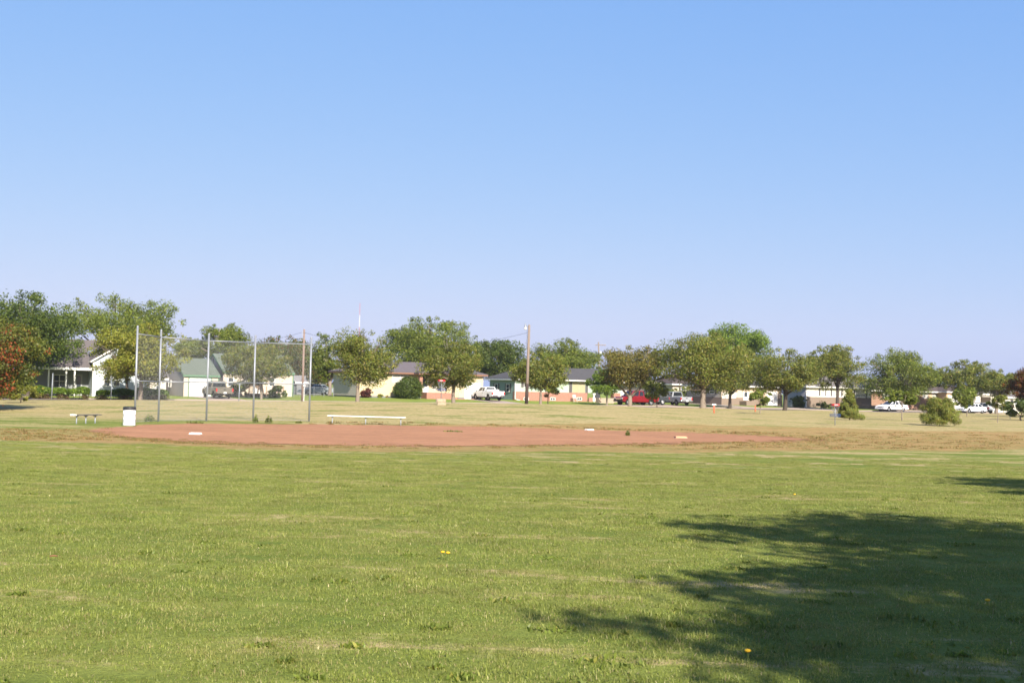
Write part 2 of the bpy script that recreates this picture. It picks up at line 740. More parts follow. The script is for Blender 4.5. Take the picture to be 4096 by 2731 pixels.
dirt_material()
sheet('dirt_infield', DIRT, 0.22, 0.012, dirt_m, 'bare red dirt infield of the ball field', 'infield', jag=0.7, seed=3)
conc = mat('concrete', (0.34, 0.27, 0.22), rough=0.9, var=0.12, scale=0.8)
asph = mat('asphalt', (0.20, 0.165, 0.145), rough=0.9, var=0.12, scale=0.6)


def strip(name, s0, s1, o0, o1, dz, m, label, cat):
    pts = [tuple(st(s0, o0)), tuple(st(s1, o0)), tuple(st(s1, o1)), tuple(st(s0, o1))]
    return sheet(name, pts, 0.6, dz, m, label, cat)


def strip_mesh(name, s0, s1, o0, o1, dz, m, label, cat, n=90, thick=0.0):
    mb = MB()
    S = np.linspace(s0, s1, n)
    ow = np.linspace(o0, o1, max(2, int(abs(o1 - o0) / 1.0) + 1))
    idx = {}
    for a, s in enumerate(S):
        for b_, o in enumerate(ow):
            X, Y = st(s, o)
            idx[a, b_] = len(mb.v)
            mb.v.append((X, Y, float(bil(X, Y)) + dz))
    for a in range(n - 1):
        for b_ in range(len(ow) - 1):
            mb.f.append((idx[a, b_], idx[a + 1, b_], idx[a + 1, b_ + 1], idx[a, b_ + 1]))
    if thick:
        for b_, sg in ((0, 1), (len(ow) - 1, -1)):
            for a in range(n - 1):
                p, q = mb.v[idx[a, b_]], mb.v[idx[a + 1, b_]]
                mb.quad(p, q, (q[0], q[1], q[2] - thick), (p[0], p[1], p[2] - thick))
    return tag(mb.build(name, m), label, cat, kind='structure')


strip_mesh('road', -70, 190, -20.0, -12.0, 0.03, asph, 'residential street running past the houses', 'road', n=260)
strip_mesh('kerb', -70, 190, -12.0, -11.8, 0.15, conc, 'concrete kerb on the house side of the street', 'kerb', n=260, thick=0.14)

# ------------------------------------------------------------------ foliage
PAL = {
    'olive': [((0.162, 0.207, 0.030), 4), ((0.113, 0.162, 0.024), 4), ((0.234, 0.248, 0.050), 3), ((0.269, 0.231, 0.061), 1)],
    'green': [((0.112, 0.165, 0.022), 4), ((0.158, 0.217, 0.030), 4), ((0.224, 0.252, 0.042), 2)],
    'dark': [((0.063, 0.107, 0.017), 5), ((0.094, 0.146, 0.022), 4), ((0.140, 0.183, 0.031), 2)],
    'bright': [((0.142, 0.240, 0.024), 4), ((0.198, 0.289, 0.033), 4), ((0.106, 0.182, 0.022), 3)],
    'bronze': [((0.177, 0.174, 0.033), 4), ((0.226, 0.189, 0.046), 4), ((0.126, 0.148, 0.027), 3)],
    'yellow': [((0.234, 0.264, 0.033), 4), ((0.177, 0.216, 0.029), 4), ((0.290, 0.281, 0.050), 2)],
    'autumn': [((0.135, 0.165, 0.026), 5), ((0.095, 0.125, 0.020), 5), ((0.190, 0.175, 0.032), 2)],
    'redgreen': [((0.099, 0.132, 0.024), 5), ((0.170, 0.099, 0.028), 3), ((0.078, 0.124, 0.020), 4)],
    'rust': [((0.184, 0.066, 0.022), 4), ((0.120, 0.066, 0.022), 4), ((0.099, 0.107, 0.022), 2)],
    'purple': [((0.120, 0.036, 0.027), 4), ((0.184, 0.057, 0.038), 3), ((0.071, 0.030, 0.022), 3)],
    'hedge': [((0.106, 0.189, 0.015), 4), ((0.156, 0.248, 0.022), 4), ((0.071, 0.132, 0.014), 3)],
    'ever': [((0.166, 0.223, 0.043), 4), ((0.237, 0.294, 0.058), 4), ((0.307, 0.328, 0.072), 2), ((0.237, 0.165, 0.048), 1)],
    'lawnweed': [((0.13, 0.19, 0.03), 5), ((0.17, 0.23, 0.04), 4), ((0.26, 0.27, 0.06), 2)],
    'dryweed': [((0.36, 0.22, 0.105), 4), ((0.26, 0.20, 0.07), 4), ((0.19, 0.185, 0.05), 4)],
    'flower': [((0.424, 0.116, 0.033), 3), ((0.424, 0.330, 0.044), 2), ((0.126, 0.216, 0.033), 3)],
    'twig': [((0.234, 0.174, 0.089), 4), ((0.170, 0.132, 0.066), 3), ((0.120, 0.157, 0.033), 2)],
    'weed': [((0.143, 0.200, 0.039), 4), ((0.211, 0.235, 0.051), 3), ((0.105, 0.157, 0.030), 3)],
}
LEAF = leaf_mat('foliage', 0.44)
BARK = mat('bark', (0.23, 0.185, 0.145), rough=0.95, var=0.35, scale=6, bump=0.5, stretch=(3, 3, 0.6))
BARKD = mat('bark_dark', (0.075, 0.058, 0.045), rough=0.95, var=0.35, scale=6, bump=0.5, stretch=(3, 3, 0.6))


def unit(a):
    return a / (np.linalg.norm(a, axis=-1, keepdims=True) + 1e-9)


def leaves(rng, C, out, size, pal, flat=0.45, elong=1.7, axis=None, jit=0.25, clump_gain=None):
    """rhombic leaf faces at points C; out: outward direction"""
    n = len(C)
    nrm = unit(rng.normal(size=(n, 3)) * 0.75 + out * 0.7 + np.array([0, 0, flat]))
    ax = axis if axis is not None else rng.normal(size=(n, 3))
    ax = unit(ax - nrm * (ax * nrm).sum(1, keepdims=True))
    bx_ = np.cross(nrm, ax)
    sz = size * rng.uniform(0.6, 1.35, (n, 1))
    a, b = ax * sz * elong * 0.5, bx_ * sz * 0.5
    V = np.stack([C - a, C + b + a * 0.1, C + a, C - b + a * 0.1], 1).reshape(-1, 3)
    cols = np.array([c for c, w in pal])
    w = np.array([w for c, w in pal], float)
    ci = rng.choice(len(pal), n, p=w / w.sum())
    cc = np.array([0.90, 0.83, 0.74]) * cols[ci] * rng.uniform(1 - jit, 1 + jit, (n, 1))
    if clump_gain is not None:
        cc = cc * clump_gain[:, None]
    return V, np.repeat(cc, 4, 0)


def make_tree(label, cat, base, height, rx, ry, zc0, zc1, pal, seed, trunk_r=0.14, cx=0.0, nclump=34, nleaf=6000, leaf=0.22, fork=None, nlimb=9, fingers=0,
              lean=0.0, group=None, name='tree', bark=None, clump_r=0.36, bottom=0.55, top_bias=0.0, trunks=1, style='leaf', shape=0.5):
    """base: (X,Y,z); crown ellipsoid from zc0 to zc1 above the base, centre offset cx along X"""
    rng = np.random.default_rng(seed)
    nleaf, leaf = int(nleaf * 2.5), leaf * 0.58
    root = thing(name, label, cat, base, 0, group)
    if style == 'leaf' and cat == 'tree':
        rx, ry = rx * 1.2, ry * 1.2
        zc0, zc1 = zc0 - 0.04 * (zc1 - zc0), zc1 + 0.02 * (zc1 - zc0)
    zm, rz = (zc0 + zc1) / 2, (zc1 - zc0) / 2
    cen = np.array([cx, 0, zm])
    R = np.array([rx, ry, rz])
    # clump centres, mostly in the outer half of the crown
    u = unit(rng.normal(size=(nclump, 3)))
    rad = rng.uniform(0.15, 1, (nclump, 1)) ** shape
    cr = clump_r * min(rx, rz) * rng.uniform(0.5, 1.45, nclump)
    q = u * rad
    if style == 'spray':
        t = ((np.arange(nclump) + 0.5) / nclump) ** (1.35 if top_bias > 0.3 else 0.9)
        th = np.arange(nclump) * 2.39996 + rng.normal(0, 0.25, nclump)
        rr = np.sqrt(rng.uniform(0.1, 1, nclump)) * ((1.08 - (0.35 + top_bias) * t) if top_bias > 0.3 else 1.05 * np.sqrt(np.clip(1 - 0.8 * t ** 2, 0, 1)))
        q = np.stack([rr * np.cos(th), rr * np.sin(th), -0.72 + 1.72 * t], -1)
        cr = cr * (1.0 - (0.55 if top_bias > 0.3 else 0.2) * t)
        top_bias = 0.0
    q[:, 2] = np.where(q[:, 2] < 0, q[:, 2] * bottom / 0.55, q[:, 2])
    q[:, :2] *= (1 - top_bias * np.clip(q[:, 2:3], 0, 1))
    P = cen + q * (R - clump_r * min(rx, rz) * 0.6)
    if style == 'leaf' and nclump > 13:
        ns = int(nclump * 0.7)
        us = unit(rng.normal(size=(ns, 3)) + np.array([0, 0, 0.35]))
        P = np.concatenate([P, cen + us * (R * rng.uniform(0.80, 0.98, (ns, 1)))])
        cr = np.concatenate([cr, clump_r * min(rx, rz) * rng.uniform(0.22, 0.5, ns)])
        nclump += ns
    if fingers:
        Pf, cf = [], []
        for t in range(fingers):
            az = math.radians(100 + 160 * (t + rng.uniform(0.2, 0.8)) / fingers)
            el = rng.uniform(-0.35, 0.55)
            dr_ = np.array([math.cos(az) * math.cos(el), math.sin(az) * math.cos(el), math.sin(el)])
            for q_ in np.linspace(0.7, rng.uniform(0.95, 1.14), 6):
                Pf.append(cen + dr_ * R * q_)
                cf.append(0.8 * (1.6 - q_) * rng.uniform(0.7, 1.1))
        P = np.concatenate([P, np.array(Pf)])
        cr = np.concatenate([cr, np.array(cf)])
        nclump = len(P)
    k = rng.choice(nclump, nleaf, p=cr ** 2 / (cr ** 2).sum())
    dv = unit(rng.normal(size=(nleaf, 3)))
    rr = cr[k][:, None] * rng.uniform(0, 1, (nleaf, 1)) ** 0.45
    squash = np.array([1.1, 1.1, 0.8])
    C = P[k] + dv * rr * squash
    # stray sprays beyond the clumps for a ragged outline
    st_ = rng.random(nleaf) < 0.05
    C[st_] += dv[st_] * cr[k][st_][:, None] * rng.uniform(0.1, 0.35, (st_.sum(), 1))
    gain = rng.uniform(0.82, 1.18, nclump)[k]
    out = unit(dv + unit(C - cen) * 0.5)
    if style == 'spray':
        axis = unit(unit((C - np.array([cx, 0, zc0])) * np.array([1, 1, 0.8])) + rng.normal(size=(nleaf, 3)) * 0.25 + np.array([0, 0, 0.4]))
        V, cc = leaves(rng, C, out, leaf, PAL[pal], elong=4.5, axis=axis, clump_gain=gain)
    else:
        V, cc = leaves(rng, C, out, leaf, PAL[pal], clump_gain=gain)
    if pal == 'autumn':
        redc = (rng.random(nclump) < 0.33)[k] & (rng.random(nleaf) < 0.6)
        cc = cc.reshape(-1, 4, 3)
        cc[redc] = np.array([0.30, 0.072, 0.022]) * rng.uniform(0.6, 1.3, (redc.sum(), 1, 1))
        cc = cc.reshape(-1, 3)
    cme = fast_mesh('crown', V, cols=cc)
    # trunk and limbs
    mb = MB()
    fork = zc0 + 0.15 * rz if fork is None else fork
    lx = lean * fork
    if trunks == 1:
        mb.tube([(0, 0, -0.4), (0, 0, 0.05), (lx * 0.5 + rng.normal() * 0.03, rng.normal() * 0.03, fork * 0.5), (lx, 0, fork)], [trunk_r * 1.5, trunk_r * 1.25, trunk_r, trunk_r * 0.85], 9)
    else:
        mb.tube([(0, 0, -0.4), (0, 0, 0.05), (0, 0, fork * 0.55)], [trunk_r * 1.5, trunk_r * 1.2, trunk_r], 9)
        for t in range(trunks):
            sx = (t / (trunks - 1) - 0.5) * 2
            mb.tube([(0, 0, fork * 0.45), (sx * 0.35 * rx, rng.normal() * 0.2, fork * 1.05), (sx * 0.45 * rx, rng.normal() * 0.3, fork + 0.6 * rz)], [trunk_r * 0.8, trunk_r * 0.55, trunk_r * 0.35], 7)
    order = np.argsort(rng.random(nclump))[:nlimb]
    mb.tube([(lx, 0, fork * 0.97), (lx * 0.6 + cx * 0.5, 0, zm), (cx, 0, zm + rz * 0.7)], [trunk_r * 0.75, trunk_r * 0.45, trunk_r * 0.12], 6)
    for t in order:
        e = P[t]
        f0 = np.array([lx, 0, fork * rng.uniform(0.86, 1.0)]) if rng.random() < 0.6 else np.array([lx * 0.7 + cx * 0.3, 0, fork + rng.uniform(0.1, 0.5) * (zm - fork)])
        m_ = f0 * 0.5 + e * 0.5 + np.array([0, 0, 0.10 * rz * rng.uniform(-0.5, 1)])
        r0 = trunk_r * rng.uniform(0.35, 0.55)
        mb.tube([f0, m_, e], [r0, r0 * 0.6, r0 * 0.15], 5)
        for _ in range(2):
            tw = e + unit(rng.normal(size=3)) * cr[t] * 0.8
            mb.tube([m_, (m_ + tw) / 2 + rng.normal(size=3) * 0.1, tw], [r0 * 0.4, r0 * 0.25, r0 * 0.08], 4)
    mb.build('trunk', bark or BARK, root, smooth=True)
    link('crown', cme, LEAF, root)
    return root


def ptree(label, px, d, x0, x1, ytop, ybot, pal, seed, ybase=None, cat='tree', ryf=0.9, **kw):
    """tree placed from the photograph: trunk column px at depth d, crown spans x0..x1, ytop..ybot"""
    b = at(px, ybase or 1600, d)
    X, Y = b[0], b[1]
    z = float(bil(X, Y))
    k = d / F
    c = at((x0 + x1) / 2, (ytop + ybot) / 2, d)
    rx = (x1 - x0) / 2 * k
    zt, zb = at((x0 + x1) / 2, ytop, d)[2] - z, at((x0 + x1) / 2, ybot, d)[2] - z
    return make_tree(label, cat, (X, Y, z), zt, rx, rx * ryf, zb, zt, pal, seed, cx=c[0] - X, **kw)


TG = 'trees along the park edge'
BGG = 'trees behind the houses'
# --- trees behind the houses
ptree('tall dark green spreading tree behind the grey-roofed house porch', 110, 131, -160, 305, 1172, 1492, 'dark', 11, nclump=56, nleaf=15000, leaf=0.24, trunk_r=0.32, group=BGG, bark=BARKD)
ptree('broad airy dark tree with open limbs rising over the grey roof', 470, 176, 262, 690, 1160, 1420, 'green', 12, nclump=46, nleaf=10500, leaf=0.26, trunk_r=0.4, fork=3.4, nlimb=22, group=BGG, bark=BARKD, clump_r=0.33, bottom=0.3)
ptree('tree with a leaning flat top behind the green-roofed garage', 850, 196, 790, 968, 1288, 1440, 'green', 13, nclump=26, nleaf=6000, leaf=0.26, trunk_r=0.25, group=BGG)
ptree('lower rounded tree beside the garage ridge', 745, 200, 690, 850, 1350, 1480, 'green', 14, nclump=24, nleaf=5500, leaf=0.26, trunk_r=0.22, group=BGG)
ptree('dark tree with reddish leaves left of the utility pole', 1120, 184, 1000, 1262, 1335, 1570, 'redgreen', 15, nclump=48, nleaf=13000, leaf=0.25, trunk_r=0.28, group=BGG, bark=BARKD, shape=0.35)
ptree('dark shrubby tree behind the chain-link yard fence', 1275, 178, 1220, 1350, 1420, 1560, 'redgreen', 16, nclump=24, nleaf=5500, leaf=0.24, trunk_r=0.16, group=BGG, bark=BARKD)
ptree('thin open tree with see-through crown beside the yellow house', 1318, 164, 1232, 1372, 1325, 1530, 'green', 17, nclump=24, nleaf=3000, leaf=0.22, trunk_r=0.22, nlimb=16, group=BGG, clump_r=0.3)
ptree('large domed leafy tree rising behind the yellow house', 1720, 192, 1545, 1885, 1265, 1500, 'green', 18, nclump=60, nleaf=16000, leaf=0.26, trunk_r=0.4, group=BGG, bottom=0.6)
ptree('dense dark round tree between the yellow and green houses', 1995, 200, 1875, 2110, 1348, 1520, 'dark', 19, nclump=46, nleaf=12500, leaf=0.25, trunk_r=0.3, group=BGG, shape=0.38)
ptree('leafy tree with several tops behind the green house roof', 2260, 205, 2135, 2400, 1358, 1520, 'green', 20, nclump=44, nleaf=10500, leaf=0.27, trunk_r=0.3, group=BGG, clump_r=0.4)
ptree('small dark far treetop right of the crossarm pole', 2630, 235, 2590, 2668, 1393, 1520, 'dark', 21, nclump=16, nleaf=3500, leaf=0.3, trunk_r=0.2, group=BGG)
ptree('tall bright poplar rising behind the taupe house', 2925, 206, 2800, 3072, 1282, 1540, 'bright', 22, nclump=56, nleaf=15500, leaf=0.27, trunk_r=0.4, group=BGG, shape=0.4)
ptree('far dark treetop beyond the brown brick house', 3722, 260, 3690, 3765, 1450, 1560, 'dark', 23, nclump=14, nleaf=2600, leaf=0.32, trunk_r=0.2, group=BGG)
ptree('far dark treetop beyond the open garage', 4020, 255, 3965, 4068, 1475, 1590, 'green', 24, nclump=16, nleaf=3000, leaf=0.32, trunk_r=0.2, group=BGG)
ptree('dim far tree in the gap between taupe and white houses', 3235, 245, 3180, 3300, 1430, 1570, 'green', 25, nclump=16, nleaf=3000, leaf=0.3, trunk_r=0.2, group=BGG)
# --- park edge and front-yard trees
ptree('tree with red autumn leaves spreading low over the dry lawn', -95, 84, -310, 152, 1255, 1592, 'autumn', 30, nclump=58, nleaf=17000, leaf=0.16, trunk_r=0.17, group=TG, bottom=0.75, bark=BARKD)
ptree('small yellow-green sapling under the red-leaved tree', 83, 98, 25, 172, 1535, 1602, 'yellow', 31, nclump=18, nleaf=2600, leaf=0.14, trunk_r=0.04, group=TG)
ptree('twin dark-trunked tree seen at the hedge end by the red-leaved tree', 40, 118, -70, 120, 1440, 1570, 'dark', 32, nclump=22, nleaf=4500, leaf=0.2, trunk_r=0.2, trunks=2, group=TG, bark=BARKD)
ptree('yellow-green tree standing before the hedge behind the backstop', 562, 120, 385, 735, 1290, 1535, 'yellow', 33, nclump=50, nleaf=11500, leaf=0.19, trunk_r=0.2, fork=2.3, nlimb=16, group=TG)
ptree('low dark-trunked tree close to the white house wall', 505, 134, 430, 590, 1400, 1530, 'olive', 34, nclump=20, nleaf=3500, leaf=0.2, trunk_r=0.16, group=TG, bark=BARKD)
ptree('pale olive tree shading the deck of the green-roofed house', 1045, 140, 905, 1155, 1368, 1530, 'olive', 35, nclump=42, nleaf=9500, leaf=0.19, trunk_r=0.13, group=TG)
ptree('leafy park tree with slender trunk before the yellow house corner', 1430, 124, 1338, 1575, 1312, 1548, 'olive', 36, nclump=44, nleaf=9000, leaf=0.17, trunk_r=0.19, fork=2.1, nlimb=16, group=TG)
ptree('park tree with forked trunk before the white garage of the yellow house', 1814, 130, 1688, 1915, 1348, 1560, 'olive', 37, nclump=42, nleaf=8800, leaf=0.18, trunk_r=0.19, fork=2.3, nlimb=14, group=TG)
ptree('round park tree beside the street lamp pole', 2162, 134, 2052, 2262, 1408, 1565, 'olive', 38, nclump=40, nleaf=8600, leaf=0.18, trunk_r=0.14, fork=2.0, nlimb=12, group=TG)
ptree('small dark sapling before the brick-skirted green house', 2192, 136, 2162, 2232, 1505, 1592, 'dark', 39, nclump=14, nleaf=1500, leaf=0.16, trunk_r=0.05, group=TG)
ptree('bronze-leaved tree with V-forked trunk before the red pickup', 2520, 142, 2412, 2645, 1372, 1560, 'bronze', 140, nclump=42, nleaf=8600, leaf=0.19, trunk_r=0.22, fork=2.4, trunks=3, nlimb=14, group=TG)
ptree('low bright green yard tree by the green house porch', 2428, 158, 2352, 2485, 1475, 1578, 'bright', 41, nclump=28, nleaf=5200, leaf=0.19, trunk_r=0.1, group=TG)
ptree('sapling whose leaves cross the red pickup tailgate', 2628, 140, 2580, 2665, 1505, 1608, 'green', 42, nclump=16, nleaf=2200, leaf=0.17, trunk_r=0.05, group=TG)
ptree('largest park tree with a stout pale trunk by the grey pickup', 2812, 138, 2632, 2985, 1325, 1575, 'olive', 43, nclump=58, nleaf=14000, leaf=0.19, trunk_r=0.30, fork=2.2, nlimb=20, group=TG)
ptree('wide yard tree before the taupe house windows', 2920, 165, 2835, 3050, 1395, 1585, 'olive', 44, nclump=40, nleaf=9500, leaf=0.2, trunk_r=0.2, group=TG, bark=BARKD)
ptree('tree with dark curving trunk before the white garage door', 3140, 146, 3012, 3248, 1388, 1570, 'olive', 45, nclump=44, nleaf=9800, leaf=0.19, trunk_r=0.22, fork=2.0, lean=0.05, nlimb=12, group=TG, bark=BARKD)
ptree('thin-stemmed sapling in a mulch ring near the orange stub post', 3041, 117, 2995, 3085, 1550, 1622, 'green', 46, nclump=16, nleaf=1800, leaf=0.15, trunk_r=0.035, group=TG)
ptree('wide tree hiding the roof of the white brick-skirted house', 3350, 176, 3215, 3472, 1380, 1555, 'olive', 47, nclump=46, nleaf=10500, leaf=0.21, trunk_r=0.24, group=TG, bark=BARKD)
ptree('large leafy tree beside the parked white sedan', 3622, 186, 3468, 3728, 1395, 1612, 'green', 48, nclump=54, nleaf=13500, leaf=0.22, trunk_r=0.26, group=TG)
ptree('young tree planted on the dry lawn before the white sedan', 3609, 103, 3545, 3665, 1560, 1628, 'green', 49, nclump=18, nleaf=2600, leaf=0.15, trunk_r=0.045, group=TG)
ptree('small leafy tree standing before the second white car', 3868, 128, 3818, 3905, 1535, 1636, 'green', 50, nclump=20, nleaf=3200, leaf=0.17, trunk_r=0.05, group=TG)
ptree('arching tree above the open garage', 3880, 196, 3755, 3995, 1440, 1580, 'olive', 51, nclump=44, nleaf=9500, leaf=0.22, trunk_r=0.22, group=TG, bark=BARKD)
ptree('tree with a low crown right of the open garage', 3985, 190, 3925, 4075, 1480, 1600, 'olive', 52, nclump=30, nleaf=6500, leaf=0.21, trunk_r=0.18, group=TG)
ptree('spindly sapling with sparse leaves at the right of the open garage', 3991, 103, 3945, 4035, 1575, 1632, 'olive', 53, nclump=12, nleaf=900, leaf=0.13, trunk_r=0.03, group=TG)
ptree('rust-red leaved tree at the far end of the dry lawn', 4150, 130, 4040, 4300, 1475, 1620, 'rust', 54, nclump=40, nleaf=9500, leaf=0.18, trunk_r=0.16, group=TG, bark=BARKD)
ptree('short dark bushy tree under the rust-red tree', 4084, 114, 4022, 4170, 1590, 1668, 'dark', 55, nclump=22, nleaf=4200, leaf=0.15, trunk_r=0.07, group=TG)
# --- the two trees off to the right whose shade falls on the near lawn
make_tree('spreading park tree shading the far half of the shadow on the near lawn', 'tree', g3(10.4, 2.7), 10.8, 3.6, 3.9, 2.6, 11.0, 'olive', 61, trunk_r=0.26, nclump=44, nleaf=7500, leaf=0.24, group='shade trees on the near lawn', nlimb=16, clump_r=0.30, shape=0.42, fingers=7)
make_tree('park tree shading the close half of the shadow on the near lawn', 'tree', g3(10.1, -4.4), 11.4, 3.8, 4.1, 3.0, 11.8, 'olive', 63, trunk_r=0.28, nclump=52, nleaf=8500, leaf=0.24, group='shade trees on the near lawn', nlimb=16, clump_r=0.30, shape=0.42, fingers=8)
make_tree('tree shading the lawn edge beyond the first shade tree', 'tree', g3(17.2, 17.6), 9.0, 3.4, 3.4, 3.2, 9.0, 'olive', 62, trunk_r=0.25, nclump=36, nleaf=6500, leaf=0.22, group='shade trees on the near lawn', nlimb=12, fingers=4)


# --- bushes
def bush(label, px, d, x0, x1, ytop, ybot, pal, seed, name='bush', cat='bush', style='leaf', nclump=20, nleaf=3000, leaf=0.12, ryf=0.9, group=None, **kw):
    b = at(px, ybot, d)
    X, Y = b[0], b[1]
    z = float(bil(X, Y))
    k = d / F
    rx = (x1 - x0) / 2 * k
    h = (ybot - ytop) * k
    return make_tree(label, cat, (X, Y, z), h, rx, rx * ryf, -0.1 * h, h, pal, seed, trunk_r=0.04, cx=at((x0 + x1) / 2, ybot, d)[0] - X, nclump=nclump, nleaf=nleaf, leaf=leaf,
                     fork=0.15 * h, nlimb=6, name=name, style=style, group=group, bottom=0.55, **kw)


bush('conical young cedar behind a disc golf basket', 3398, 99, 3345, 3448, 1552, 1680, 'ever', 171, name='cedar_bush', style='spray', nclump=90, nleaf=8000, leaf=0.055, top_bias=0.55, clump_r=0.25)
bush('broad spreading cedar bush alone on the dry lawn', 3758, 88, 3678, 3846, 1588, 1704, 'ever', 71, name='cedar_bush', style='spray', nclump=110, nleaf=9500, leaf=0.055, top_bias=0.15, clump_r=0.26)
bush('big clipped dark evergreen bush at the yellow house porch', 1632, 153, 1576, 1690, 1506, 1594, 'dark', 72, nclump=60, nleaf=13000, leaf=0.15, shape=0.22, clump_r=0.42)
bush('purple-leaved barberry bush against the yellow wall', 1466, 152, 1438, 1494, 1550, 1588, 'purple', 73, nclump=18, nleaf=2600, leaf=0.12)
bush('small yellow-green shrub by the yellow house foundation', 1519, 153, 1505, 1533, 1570, 1588, 'yellow', 74, nclump=8, nleaf=700, leaf=0.1)
bush('tiny orange shrub at the yellow house foundation', 1548, 153, 1540, 1556, 1578, 1588, 'flower', 75, nclump=6, nleaf=300, leaf=0.09)
bush('red and yellow flower bed beside the yellow house garage', 1857, 162, 1841, 1874, 1570, 1592, 'flower', 76, name='flower_bush', nclump=10, nleaf=900, leaf=0.1)
bush('leafy green bush beside the wooden deck steps', 1110, 146, 1070, 1152, 1540, 1588, 'dark', 77, nclump=20, nleaf=3400, leaf=0.14)
bush('tall weedy shrub left of the wooden deck', 945, 147, 915, 985, 1520, 1582, 'green', 78, nclump=18, nleaf=2600, leaf=0.14)
bush('domed green shrub behind the grey pickup', 2695, 184, 2648, 2742, 1545, 1605, 'green', 79, nclump=28, nleaf=5200, leaf=0.16, shape=0.3)
bush('dark shrub at the shaded side wall of the white house', 3195, 182, 3150, 3232, 1575, 1624, 'dark', 80, nclump=20, nleaf=2800, leaf=0.16)
bush('straggly shrub before the brick skirt of the white house', 3290, 184, 3262, 3318, 1590, 1622, 'weed', 81, nclump=14, nleaf=1300, leaf=0.14)
bush('low dark shrub by the white house windows', 3325, 184, 3305, 3350, 1602, 1624, 'dark', 82, nclump=12, nleaf=1100, leaf=0.14)


def hedge(label, px0, px1, d0, d1, ytop, ybot, seed):
    """long clipped hedge between two columns, leafy top over a twiggy foot"""
    rng = np.random.default_rng(seed)
    a, b = at(px0, ybot, d0), at(px1, ybot, d1)
    L_ = math.hypot(b[0] - a[0], b[1] - a[1])
    ang = math.atan2(b[1] - a[1], b[0] - a[0])
    k = (d0 + d1) / 2 / F
    h = (ybot - ytop) * k
    root = thing('hedge', label, 'hedge', g3(a[0], a[1]), ang)
    dz = float(bil(b[0], b[1])) - float(bil(a[0], a[1]))
    W = 0.85
    n = int(L_ * 1500)
    X = rng.uniform(0, L_, n)
    side = rng.random(n)
    # points on a rounded-box shell with some depth
    t = rng.uniform(0, 1, n)
    ang_ = rng.uniform(0, math.pi, n)
    top = h * (0.90 + 0.08 * np.sin(X * 1.3 + seed) + 0.05 * np.sin(X * 3.1))
    endf = np.clip(np.minimum(X, L_ - X) / 0.6, 0, 1) ** 0.5
    r = rng.uniform(0.72, 1.02, n)
    Yv = np.sign(np.cos(ang_)) * np.abs(np.cos(ang_)) ** 0.45 * W * r * endf
    Zv = 0.40 * h + (np.abs(np.sin(ang_)) ** 0.5 * r) * (top - 0.40 * h) * (0.75 + 0.25 * endf)
    C = np.stack([X, Yv, Zv + dz * X / L_], -1)
    out = unit(np.stack([np.zeros(n), Yv, Zv - 0.4 * h], -1))
    V, cc = leaves(rng, C, out, 0.11, PAL['hedge'], clump_gain=0.85 + 0.3 * (np.sin(X * 2.1 + seed) * np.sin(X * 5.3) * 0.5 + 0.5))
    link('foliage', fast_mesh('foliage', V, cols=cc), LEAF, root)
    n = int(L_ * 320)
    X = rng.uniform(0.1, L_ - 0.1, n)
    keep = (np.sin(X * 1.1 + seed) + np.sin(X * 2.7)) > -0.6
    X = X[keep]
    n = len(X)
    C = np.stack([X, rng.uniform(-W, W, n) * 0.9, rng.uniform(0.02, 0.45, n) * h + dz * X / L_], -1)
    V, cc = leaves(rng, C, unit(rng.normal(size=(n, 3))), 0.055, PAL['twig'], elong=6, axis=unit(rng.normal(size=(n, 3)) + np.array([0, 0, 0.8])))
    link('twigs', fast_mesh('twigs', V, cols=cc), LEAF, root)
    mb = MB()
    for i in range(int(L_ / 0.5)):
        mb = MB()
        x = 0.3 + i * 0.5
        mb.tube([(x, rng.normal() * 0.15, -0.3 + dz * x / L_), (x + rng.normal() * 0.15, rng.normal() * 0.3, 0.7 * h + dz * x / L_)], [0.035, 0.015], 5)
        mb.build('stem', BARKD, root)
    return root


hedge('clipped hedge with bare brown foot before the porch', 130, 358, 121, 123, 1540, 1593, 1)
hedge('shorter clipped hedge before the white gable wall', 386, 535, 122.5, 125, 1548, 1595, 4)
hedge('rounded hedge end near the garage driveway', 545, 672, 125.5, 128, 1545, 1596, 7)
hedge('hedge running off behind the red-leaved tree', -190, 55, 118, 120, 1550, 1595, 9)

